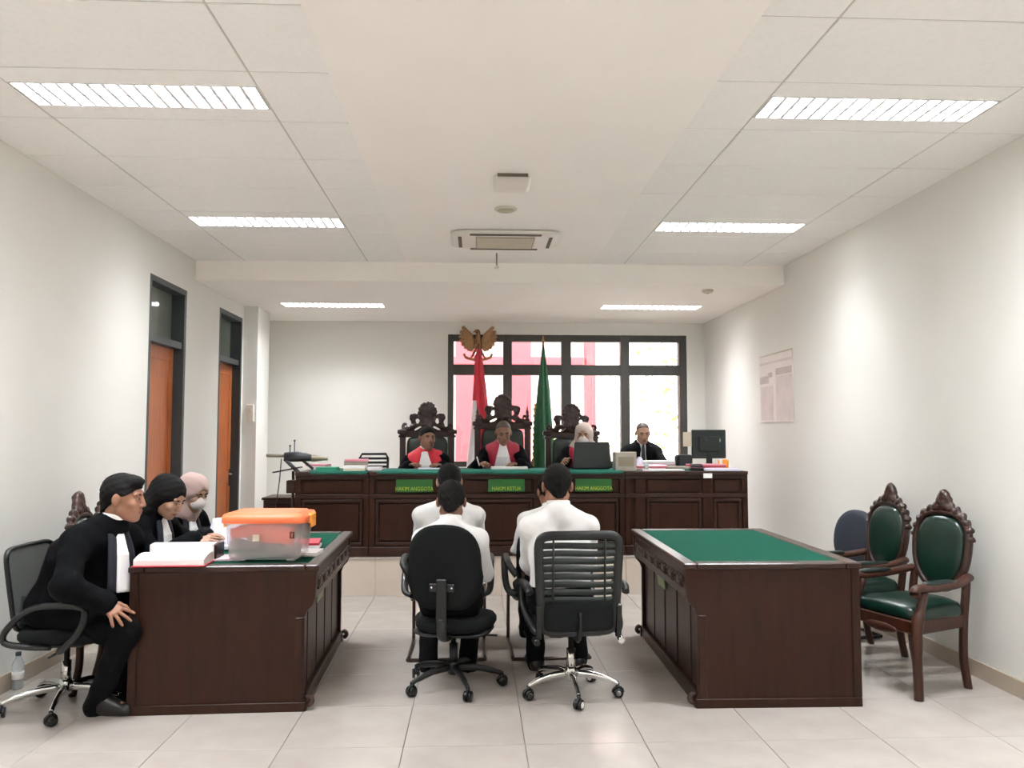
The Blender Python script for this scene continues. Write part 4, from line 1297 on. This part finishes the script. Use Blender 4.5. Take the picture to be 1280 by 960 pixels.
DEF = 'four defendants seated before the bench'
person('man in white shirt on the black armless task chair, seen from behind', (-.15, 4.86), math.radians(-3), (-.147, 4.90, 1.088), .42, .97, pitch=.30, hands={-1: (-.27, 5.20, .56), 1: (0.0, 5.20, .56)}, feet={-1: (-.30, 5.20, 0), 1: (-.045, 5.20, 0)}, group=DEF, skin='skin3', wide=.98)
person('man in white shirt half hidden behind the man on the task chair', (-.19, 5.64), 0, (-.185, 5.68, 1.162), .46, .98, pitch=.22, group=DEF, skin='skin2', wide=1.10)
person('man in white shirt on the slatted back chair, seen from behind', (.49, 4.70), math.radians(2), (.482, 4.76, 1.190), .465, .99, pitch=.22, hands={-1: (.38, 5.06, .58), 1: (.64, 5.06, .58)}, feet={-1: (.385, 5.19, 0), 1: (.665, 5.24, 0)}, group=DEF, skin='skin', wide=1.0)
person('man in white shirt mostly hidden behind the man on the slatted chair', (.50, 5.64), 0, (.522, 5.70, 1.085), .46, .96, pitch=.38, yaw=.15, group=DEF, skin='skin', wide=1.05)

# counsel on the left
person('young man in black robe and white bib on the mesh chair, hand on knee', (-2.27, 4.585), -PI/2, (-1.925, 4.50, 1.150), .455, 1.0, pitch=.12, yaw=.05, twist=-.50, bow=.05,
       hands={1: (-1.935, 4.335, .615), -1: (-1.93, 4.66, .66)}, hand_pose={1: ((.80, -.22, -.52), (-.25, .72, -.62), .22, .62), -1: ((1, .1, -.2), (0, 0, -1), .4, .2)},
       feet={1: (-2.02, 4.475, 0), -1: (-2.0, 4.75, 0)}, hints={1: (-.05, -1, -.4), -1: (-.5, .6, -.5), 'k1': (1, -.28, .9), 'k-1': (1, .1, .8)}, outfit='robe', hair='short', skin='skin', vox=.008, detail=.0042)
person('woman in black robe with long dark hair, looking down at the papers', (-2.13, 5.03), -PI/2, (-1.855, 4.96, 1.118), .47, .93, pitch=.55, yaw=-.30, twist=-.15,
       hands={1: (-1.665, 4.86, .865), -1: (-1.70, 5.15, .86)}, hand_pose={1: ((.95, .1, .12), (-.1, .35, -.9), .15, .5), -1: ((.9, -.3, .1), (0, 0, -1), .3, .2)}, hints={1: (-.4, -.8, -.5), -1: (-.4, .8, -.5)}, feet={1: (-1.72, 4.93, 0), -1: (-1.72, 5.13, 0)},
       outfit='robe', hair='long', skin='skin2', vox=.009, detail=.0045)
person('woman in dusty pink headscarf and white face mask beside the long haired woman', (-2.16, 5.62), -PI/2, (-1.895, 5.50, 1.108), .47, .94, pitch=.42, yaw=-.45, twist=-.35,
       hands={1: (-1.72, 5.40, .84), -1: (-1.72, 5.70, .84)}, feet={1: (-1.75, 5.5, 0), -1: (-1.75, 5.72, 0)}, outfit='robe', hair='hijab', hc_mat='hijab', skin='skin2')

# judges and clerk
person('bareheaded judge in bright red and black robe, head turned aside, against the plain wall', (-.505, 8.58), PI, (-.508, 8.40, 1.452), .80, .98, yaw=.42, pitch=.05, floor=PZ,
       hands={1: (-.68, 8.18, 1.17), -1: (-.34, 8.18, 1.17)}, feet={1: (-.62, 8.35, PZ), -1: (-.40, 8.35, PZ)}, outfit='judge', skin='skin3', hair='crop')
person('balding judge in crimson and black robe with white bib, reading, at bench centre', (.29, 8.58), PI, (.287, 8.38, 1.508), .83, .96, pitch=.34, yaw=.06, floor=PZ,
       hands={1: (.03, 8.11, 1.195), -1: (.45, 8.11, 1.195)}, hand_pose={1: ((.5, -.7, .1), (.3, .2, -.9), .8, .15), -1: ((-.8, -.3, .05), (0, .1, -1), .4, .3)}, feet={1: (.18, 8.35, PZ), -1: (.40, 8.35, PZ)}, outfit='judge2', skin='skin3', hair='thin', hc_mat='hair2')
person('judge in pale headscarf partly hidden behind the dark laptop', (1.10, 8.58), PI, (1.135, 8.40, 1.488), .82, .95, pitch=.2, yaw=-.25, floor=PZ,
       hands={1: (.90, 8.13, 1.20), -1: (1.3, 8.16, 1.17)}, hand_pose={1: ((-.2, -.75, .3), (.7, 0, -.6), .9, .1), -1: ((-.6, -.6, .05), (0, .1, -1), .4, .3)}, feet={1: (1.0, 8.35, PZ), -1: (1.2, 8.35, PZ)}, outfit='judge2', skin='skin2', hair='hijab', hc_mat='hijabw')
person('man in dark suit and tie at the bench end before the window, looking down', (1.885, 9.10), PI, (1.884, 8.98, 1.505), .81, .93, pitch=.28, floor=PZ,
       hands={1: (1.70, 8.68, 1.18), -1: (2.02, 8.68, 1.18)}, feet={1: (1.78, 8.82, PZ), -1: (1.99, 8.82, PZ)}, outfit='suit', skin='skin2', hair='thin', hc_mat='hair2')

# ---------------------------------------------------------------- small things
ZT = .7855
def book_block(x0, x1, y0, y1, h0, h1, curl=.0, n=8):
    vs = []; fs = []
    for i in range(n+1):
        q = i/n; y = y0+(y1-y0)*q
        h = h0+(h1-h0)*q+curl*math.sin(PI*q)
        vs += [(x0, y, 0), (x1, y, 0), (x0, y, h), (x1, y, h)]
    for i in range(n):
        a, b = i*4, i*4+4
        fs += [(a, b, b+1, a+1), (a+2, a+3, b+3, b+2), (a, a+2, b+2, b), (a+1, b+1, b+3, a+3)]
    fs += [(0, 1, 3, 2), (n*4, n*4+2, n*4+3, n*4+1)]
    return MB().add(vs, fs)
bk_ = thing('open_book', 'thick open bound volume with white pages at the near corner of the counsel table', 'book', (-1.655, 4.60, ZT), .03)
B('cover', (0, 0, .003), (.385, .36, .006), 'redcard', bk_, .001)
o = book_block(-.185, .185, -.165, .01, .030, .048, .012).build('page_block', 'pages', bk_); o.location.z = .006
o = book_block(-.16, .188, .0, .165, .088, .075, .010).build('page_block', 'pages', bk_); o.location.z = .006
B('spine_edge', (.195, .085, .045), (.012, .16, .088), 'wood', bk_, .003)
def sheets(label, loc, d, m, rotz=0, name='papers', cat='papers', group=None, n=3, tilt=None):
    t = thing(name, label, cat, loc, rotz, group)
    if tilt: t.rotation_euler = (tilt[0], tilt[1], rotz)
    h = d[2]/n; rnd = random.Random(label)
    for i in range(n):
        B('sheet', (rnd.uniform(-.006, .006), rnd.uniform(-.006, .006), h*(i+.5)), (d[0], d[1], h*.94), m if isinstance(m, str) else m[i % len(m)], t, R=Matrix.Rotation(rnd.uniform(-.03, .03), 3, 'Z'))
    return t
# raised document in the long haired woman's hand
t = thing('document', 'white document held up by the long haired woman', 'document', (-1.50, 5.08, ZT+.004), .0)
mb = MB(); vs = []
for i in range(9):
    for j in range(7):
        x = -.18+.36*i/8; v = .24*j/6
        vs.append((x, .03+v*.55-.02*math.sin(i/8*PI), .02+v*.62+.008*math.sin(i*.9)))
o = mb.add(vs, [(i*7+j, i*7+j+1, (i+1)*7+j+1, (i+1)*7+j) for i in range(8) for j in range(6)], 0, True).build('sheet', 'paperlav', t)
md = o.modifiers.new('thickness', 'SOLIDIFY'); md.thickness = .004
B('lower_sheets', (0, .0, .012), (.36, .12, .022), 'paperlav', t, .003)
sheets('pale pink papers lying between the open book and the orange lidded box', (-1.42, 4.70, ZT), (.24, .18, .012), 'palepink', .1)
sheets('red and white booklet behind the orange lidded box', (-1.07, 5.12, ZT), (.18, .24, .045), ['paper', 'paper', 'redcard'], .1, 'booklet', 'booklet')
sheets('small white paper stack at the aisle side of the box', (-.985, 4.84, ZT), (.13, .19, .022), 'paper', -.08)
# orange lidded box
t = thing('storage_box', 'clear plastic storage box with orange lid on the counsel table', 'box', (-1.185, 4.715, ZT), -.015)
def ring(w, d, z, p=7, n=40): return [(x, y, z) for x, y in superell(w, d, p, n)]
def loft(rings, cap0=True, cap1=True):
    n = len(rings[0]); vs = [p for r in rings for p in r]
    fs = [(i*n+j, i*n+(j+1) % n, (i+1)*n+(j+1) % n, (i+1)*n+j) for i in range(len(rings)-1) for j in range(n)]
    if cap0: fs.append(tuple(range(n))[::-1])
    if cap1: fs.append(tuple((len(rings)-1)*n+j for j in range(n)))
    return MB().add(vs, fs, 0, True)
loft([ring(.395, .28, .012), ring(.405, .29, .03), ring(.44, .325, .205), ring(.455, .34, .21), ring(.455, .34, .222)], True, False).build('body', 'clear', t)
ld = loft([ring(.462, .345, .213), ring(.478, .360, .215), ring(.478, .360, .245), ring(.462, .345, .262), ring(.40, .285, .264), ring(.39, .275, .272), ring(.38, .265, .272)]).build('lid', 'orange', t)
for q in (-1, 1):
    MB().box((q*.236, 0, .232), (.03, .12, .055), 0, None, .01).box((q*.246, 0, .205), (.014, .10, .05), 0, None, .005).build('clip', 'amber', ld)
for x in (-.15, .15):
    for y in (-.1, .1): B('foot', (x, y, .007), (.05, .04, .014), 'clear', t, .004)
s_ = SDF(); rnd = random.Random(3)
for i in range(26): s_.ell((rnd.uniform(-.155, .155), rnd.uniform(-.10, .10), rnd.uniform(.045, .115)), (rnd.uniform(.035, .055), rnd.uniform(.03, .045), rnd.uniform(.02, .035)), k=.015)
s_.plane((0, 0, .022), (0, 0, -1))
bg_ = s_.build('bag_contents', 'bag', t, .008, noise=(.006, 70, 60, 80))
MB().box((.07, -.13, .15), (.20, .01, .10), 0, Matrix.Rotation(.1, 3, 'Y'), .003).box((-.06, -.04, .17), (.26, .18, .06), 0, Matrix.Rotation(-.15, 3, 'Y'), .01).build('orange_sheet', 'orangesheet', t)
st_ = MB().box((-.035, -.158, .135), (.035, .003, .036), 0, Matrix.Rotation(-.1, 3, 'X')).build('sticker', 'cream', t)
mb = MB()
R_ = Matrix.Rotation(-.1, 3, 'X')
for c, d in (((.165, -.160, .135), (.024, .002, .006)), ((.165, -.163, .165), (.024, .002, .006)), ((.156, -.1615, .150), (.007, .002, .034)), ((.174, -.1615, .150), (.007, .002, .034))): mb.box(c, d, 0, R_)
mb.build('dark_mark', 'plasticg', t)
# water bottle on the floor
t = thing('water_bottle', 'clear plastic water bottle on the floor by the side wall', 'bottle', (-2.695, 4.94, 0))
MB().lathe([(.028, 0), (.032, .006), (.031, .05), (.033, .055), (.031, .10), (.033, .105), (.032, .145), (.014, .185), (.013, .195)], n=18).build('body', 'bottle', t)
MB().lathe([(.015, .192), (.0155, .196), (.0155, .212), (.012, .214)], n=14).build('cap', 'device', t)
MB().lathe([(.0325, .06), (.0335, .061), (.0335, .10), (.0325, .101)], n=18).build('label_band', 'paper', t)

# on the bench
ZB = 1.149
sheets('white open booklet before the crimson robed judge', (.33, 8.02, ZB), (.36, .22, .022), 'paper', 0, 'open_booklet', 'booklet')
sheets('thin white papers before the judge in bright red', (-.46, 8.02, ZB), (.22, .2, .008), 'paperlav', .1)
t = thing('pen', 'white pen upright in the hand of the crimson robed judge', 'pen', (.035, 8.02, ZB+.03))
MB().tube([(0, 0, 0), (-.025, .01, .09)], .006).build('barrel', 'paper', t)
t = thing('laptop', 'dark laptop with raised lid in front of the judge in pale headscarf', 'laptop', (1.15, 7.92, ZB), 0)
B('base', (0, .14, .010), (.37, .25, .018), 'laptop', t, .004)
R_ = Matrix.Rotation(-.22, 3, 'X')
l_ = MB().prism([(-.165, .255), (-.175, .245), (-.19, .0), (.19, .0), (.175, .245), (.165, .255)], (0, -.005, .012), (1, 0, 0), (0, .0, 1), (0, .010, 0)).build('lid', 'laptop', t)
B('hinge', (0, .01, .018), (.30, .02, .016), 'plasticg', t, .004)
B('keyboard', (0, .13, .0205), (.31, .10, .003), 'plasticg', t)
t = thing('carton', 'grey brown carton standing beside the laptop', 'box', (1.445, 7.76, 1.1405))
B('body', (0, 0, .088), (.205, .16, .176), 'carton', t, .004)
B('flap', (0, -.02, .179), (.205, .10, .006), 'cream', t, .001)
B('printed_panel', (.0, -.081, .09), (.15, .002, .09), 'tan', t)
t = thing('tissue_pack', 'small crumpled white pack between carton and clerk', 'pack', (1.62, 8.0, 1.1405))
s_ = SDF(); s_.ell((0, 0, .05), (.055, .05, .05)); s_.ell((.02, 0, .10), (.03, .03, .03), k=.02); s_.plane((0, 0, .001), (0, 0, -1)); s_.build('wrapper', 'paperlav', t, .009, noise=(.006, 60, 50, 70))
sheets('pink edged file stack before the clerk', (1.72, 7.93, 1.1405), (.30, .22, .05), ['carton', 'palepink', 'redcard', 'palepink'], .05, 'file_stack', 'files', n=4)
sheets('white papers spread at the front edge of the clerk bench', (1.80, 7.72, 1.1405), (.40, .16, .014), 'paper', -.02)
sheets('grey files under pale paper in the hands of the clerk', (1.86, 8.38, 1.1405), (.42, .26, .075), ['carton', 'carton', 'palepink', 'paper'], 0, 'file_stack', 'files', n=4)
sheets('grey flat folders between the clerk and the monitor', (2.02, 8.05, 1.1405), (.24, .18, .03), 'carton', .06)
sheets('red and pink folders in front of the monitor', (2.31, 8.0, 1.1445), (.34, .22, .05), ['palepink', 'pink', 'redcard', 'pink'], .1, 'folder_stack', 'folders', n=4)
sheets('loose white papers near the end of the clerk bench', (2.38, 7.74, 1.1405), (.34, .17, .022), 'paperlav', -.06)
t = thing('hole_punch', 'black desk punch beside loose white papers', 'punch', (2.15, 7.74, 1.1445))
MB().box((0, 0, .012), (.14, .09, .024), 0, None, .006).box((0, .01, .045), (.12, .05, .02), 0, Matrix.Rotation(.25, 3, 'X'), .006).build('body', 'plasticg', t)
t = thing('paper_tag', 'small white tag stuck on the front edge of the clerk bench', 'tag', (2.215, 7.595, 1.098))
B('sheet', (0, 0, 0), (.085, .004, .045), 'paper', t)
t = thing('monitor', 'black computer monitor seen from behind at the bench end', 'monitor', (2.44, 8.30, 1.1405), .0)
B('foot', (0, .0, .008), (.22, .16, .014), 'screen', t, .004)
MB().bar((0, .01, .01), (0, .0, .17), .06, .03, 0, .004, (0, 1, 0)).build('neck', 'screen', t)
bk3 = B('shell', (0, .02, .25), (.36, .035, .30), 'screen', t, .008)
B('back_bulge', (0, -.005, .25), (.22, .03, .16), 'screen', bk3, .008)
MB().lathe([(.02, 0), (.018, .003), (.004, .003)], (-.05, -.021, .30), 0, 14, Matrix.Rotation(PI/2, 3, 'X')).build('emblem', 'device', bk3)
B('sticker', (.10, -.0, .29), (.04, .004, .03), 'paper', bk3)
B('pale_sheet', (-.225, .02, .30), (.09, .004, .15), 'cream', t)
t = thing('speaker_box', 'small black box beside the monitor', 'speaker', (2.17, 8.32, 1.1405), .1)
B('body', (0, 0, .07), (.17, .12, .14), 'plastic', t, .02); B('front', (0, -.061, .07), (.12, .004, .10), 'device', t, .001)
t = thing('snack_pack', 'small orange and white pack in front of the monitor', 'pack', (2.50, 8.02, 1.1405))
B('body', (0, 0, .05), (.10, .05, .10), 'amber', t, .012); B('band', (-.03, 0, .05), (.03, .053, .102), 'paper', t, .003)
t = thing('water_glass', 'small clear glass beside the clerk', 'glass', (1.60, 8.22, 1.1405))
MB().lathe([(.025, 0), (.03, .10), (.028, .10), (.023, .006)], n=16).build('body', 'bottle', t)
t = thing('water_glass', 'clear tumbler before the pink edged file stack', 'glass', (1.66, 7.76, 1.1405))
MB().lathe([(.022, 0), (.026, .08), (.024, .08), (.02, .006)], n=16).build('body', 'bottle', t)
# left end of the bench
sheets('grey folders topped with a pink one on the side bench', (-1.18, 8.0, 1.149), (.23, .24, .10), ['cream', 'carton', 'carton', 'carton', 'pink'], .15, 'folder_stack', 'folders', n=5)
sheets('cream paper stack at the front of the side bench', (-1.15, 7.73, 1.149), (.20, .17, .045), ['cream', 'paper'], 0, n=2)
sheets('green covers lying flat on the side bench', (-1.42, 7.78, 1.149), (.20, .2, .03), 'greencard', .05, 'covers', 'folders')
sheets('flat white sheets with a pink slip at the end of the side bench', (-1.55, 8.02, 1.149), (.20, .2, .05), ['paper', 'paper', 'pink'], -.1)
sheets('white papers between folders and green cloth', (-.97, 7.80, 1.149), (.12, .2, .03), 'paper')
t = thing('camera_device', 'dark camera-like device with slanted arms and small antennas at the bench end', 'camera', (-1.73, 7.78, 1.14))
MB().tube([(-.10, 0, .135), (.02, 0, .14), (.10, 0, .135), (.16, 0, .125)], [.045, .05, .04, .03], n=10, rb=.035).build('body', 'device', t)
MB().tube([(-.27, 0, .15), (-.10, 0, .148)], .016).build('rear_tube', 'tan', t)
MB().tube([(.14, 0, .125), (.17, 0, .125), (.30, 0, .118), (.31, 0, .118)], [.03, .035, .014, .018], n=10).build('lens_cone', 'tan', t)
MB().bar((-.10, 0, .12), (.10, -.06, -.06), .035, .03, 0, .006).build('arm', 'device', t)
MB().bar((.05, 0, .12), (.17, .02, .02), .028, .025, 0, .006).build('arm', 'device', t)
for x, h in ((-.05, .08), (-.008, .13)): MB().tube([(x, 0, .17), (x, 0, .17+h-.02), (x, 0, .17+h)], [.005, .005, .012]).build('antenna', 'plastic', t)
MB().tube(spline([(-.13, 0, .12), (-.15, .02, -.10), (-.19, .03, -.45), (-.17, .05, -.785)], 6), .005, n=6).build('cable', 'plastic', t)
MB().bar((-.20, .02, -.01), (.06, -.02, .04), .09, .012).build('tray', 'plastic', t)
MB().tube([(-.02, .02, -.0), (-.02, .02, -.785)], .014).build('stand', 'steel', t)
MB().lathe([(.13, -.789), (.13, -.775), (.02, -.765)], (-.02, .02, 0), n=20).build('stand_foot', 'plastic', t)
t = thing('mount_box', 'small dark wooden box fixed at the bench end below the device', 'box', (-1.735, 7.70, 1.0))
B('body', (0, 0, 0), (.085, .12, .12), 'wood', t, .004); B('cover', (0, -.062, 0), (.07, .004, .10), 'woodh', t, .001)
t = thing('low_cabinet', 'low reddish brown cabinet beside the end of the bench', 'cabinet', (-1.95, 8.35, PZ))
B('body', (0, 0, .25), (.34, .40, .48), 'woodh', t, .006); B('top', (0, 0, .50), (.37, .43, .025), 'wood', t, .005); B('door', (0, -.205, .26), (.30, .012, .40), 'wood', t, .004)

# ---------------------------------------------------------------- flags and wall emblem
def flag(name, label, loc, H, prof, mats, fmfn, tilt=0, fringe=None):
    t = thing(name, label, 'flag', loc)
    MB().lathe([(.16, 0), (.16, .03), (.05, .06), (.03, .10)], n=20).build('pole_base', 'wood', t)
    MB().tube([(0, 0, .05), (0, 0, H-.14)], .014).build('pole', 'golds', t)
    MB().lathe([(.014, H-.15), (.022, H-.135), (.012, H-.12), (.02, H-.09), (.009, H-.04), (.001, H)], n=10).build('spear_tip', 'gold', t)
    vs = []; fs = []; n = 48; fm = []
    for i, (z, cx, w, d) in enumerate(prof):
        for j in range(n):
            a = 2*PI*j/n
            r = 1+.22*math.sin(6*a+.6*math.sin(i*.5))+.08*math.sin(11*a)
            vs.append((cx+w*r*math.cos(a), d*r*math.sin(a)-.01, z))
    mb = MB(); k = len(prof)
    for i in range(k-1):
        for j in range(n):
            a = 2*PI*(j+.5)/n
            mb.m.append(fmfn(i/(k-1), math.cos(a))); mb.sm.append(True)
            mb.f.append([i*n+j, i*n+(j+1) % n, (i+1)*n+(j+1) % n, (i+1)*n+j])
    mb.v = vs
    o = mb.build('cloth', mats, t)
    if fringe:
        mb = MB()
        for i in range(30):
            z = fringe[0]+(fringe[1]-fringe[0])*i/29
            q = i/29; x = fringe[2]+(fringe[3]-fringe[2])*q
            mb.ell((x+.008*math.sin(i*2.1), -.03, z), (.018, .012, .022), n=6, k=4)
        mb.build('fringe', 'fringe', t)
    return t
def pr_(pts, n=16):
    out = []
    for i in range(n):
        q = i/(n-1)*(len(pts)-1); k = min(int(q), len(pts)-2); r = q-k
        out.append(tuple(a+(b-a)*r for a, b in zip(pts[k], pts[k+1])))
    return out
flag('national_flag', 'red and white flag hanging furled on a pole before the window', (.03, 9.95, PZ), 2.42,
     pr_([(2.20, 0, .022, .02), (2.02, .0, .045, .04), (1.80, .01, .06, .05), (1.5, .02, .085, .06), (1.2, .03, .105, .06), (.85, .0, .12, .06), (.72, -.01, .12, .06)]),
     ['flagr', 'flagw'], lambda q, c: 1 if (q > .42 and c < -.05-(.80-q)*1.3) else 0)
flag('court_flag', 'dark green furled flag with gold fringe before the window', (.83, 9.85, PZ), 2.38,
     pr_([(2.22, 0, .014, .014), (2.0, 0, .035, .03), (1.7, 0, .065, .05), (1.3, .0, .095, .06), (.9, .01, .115, .065), (.6, .02, .12, .065)]),
     ['flagg'], lambda q, c: 0, fringe=(1.50, .75, -.10, -.125))
# gilded eagle emblem above the window
t = thing('eagle_emblem', 'gilded carved eagle emblem with spread wings above the window', 'emblem', (.025, YB-.045, 2.69))
for q in (-1, 1):
    s = SDF()
    E = [(.195, .225), (.222, .165), (.235, .105), (.225, .05), (.20, .0), (.165, -.04), (.125, -.065), (.09, -.075)]
    for k in range(8):
        s.cone((q*(.105-.007*k), 0, .12-.018*k), (q*E[k][0], 0, E[k][1]), .034, .024, .008)
    s.ell((q*.13, .012, .05), (.08, .014, .10), k=.02)
    s.ops = [(o[0], o[1], o[2], *o[3:]) for o in s.ops]
    o = s.build('wing', 'gold', t, .0065, noise=(.002, 150, 60, 120))
    o.scale = (1, .7, 1)
s = SDF(); s.ell((0, -.01, .0), (.055, .035, .10), k=.02); s.cone((0, -.015, .08), (0, -.02, .165), .034, .028, .02); s.ell((-.015, -.03, .175), (.032, .03, .028), k=.01); s.cone((-.035, -.04, .175), (-.065, -.045, .163), .014, .005, .006)
for q in (-1, 1): s.cone((q*.03, 0, -.07), (q*.075, -.01, -.155), .022, .014, .015); s.cone((q*.075, -.01, -.155), (q*.09, -.02, -.175), .014, .01, .01)
s.build('body', 'golds', t, .0065, noise=(.003, 130, 80, 120))
s = SDF()
for k in range(-2, 3): s.cone((0, 0, -.09), (k*.022, 0, -.20-.01*(2-abs(k))), .018, .016, .006)
s.build('tail', 'gold', t, .007)
sh_ = MB().prism([(-.038, .05), (.038, .05), (.042, .0), (.03, -.035), (0, -.06), (-.03, -.035), (-.042, 0)], (0, -.045, -.01), (1, 0, 0), (0, 0, 1), (0, -.012, 0)).build('shield', 'golds', t)
mb = MB()
mb.bar((-.038, -.060, -.01), (.038, -.060, -.01), .004, .012); mb.ell((0, -.060, -.008), (.014, .006, .016))
mb.build('shield_device', 'gold', sh_)
MB().tube(spline([(-.19, 0, -.125), (-.16, -.01, -.175), (-.09, -.02, -.20), (0, -.022, -.215), (.09, -.02, -.20), (.16, -.01, -.175), (.19, 0, -.125)], 5), .018, n=8, rb=.006, up=(0, 0, 1)).build('ribbon', 'gold', t)
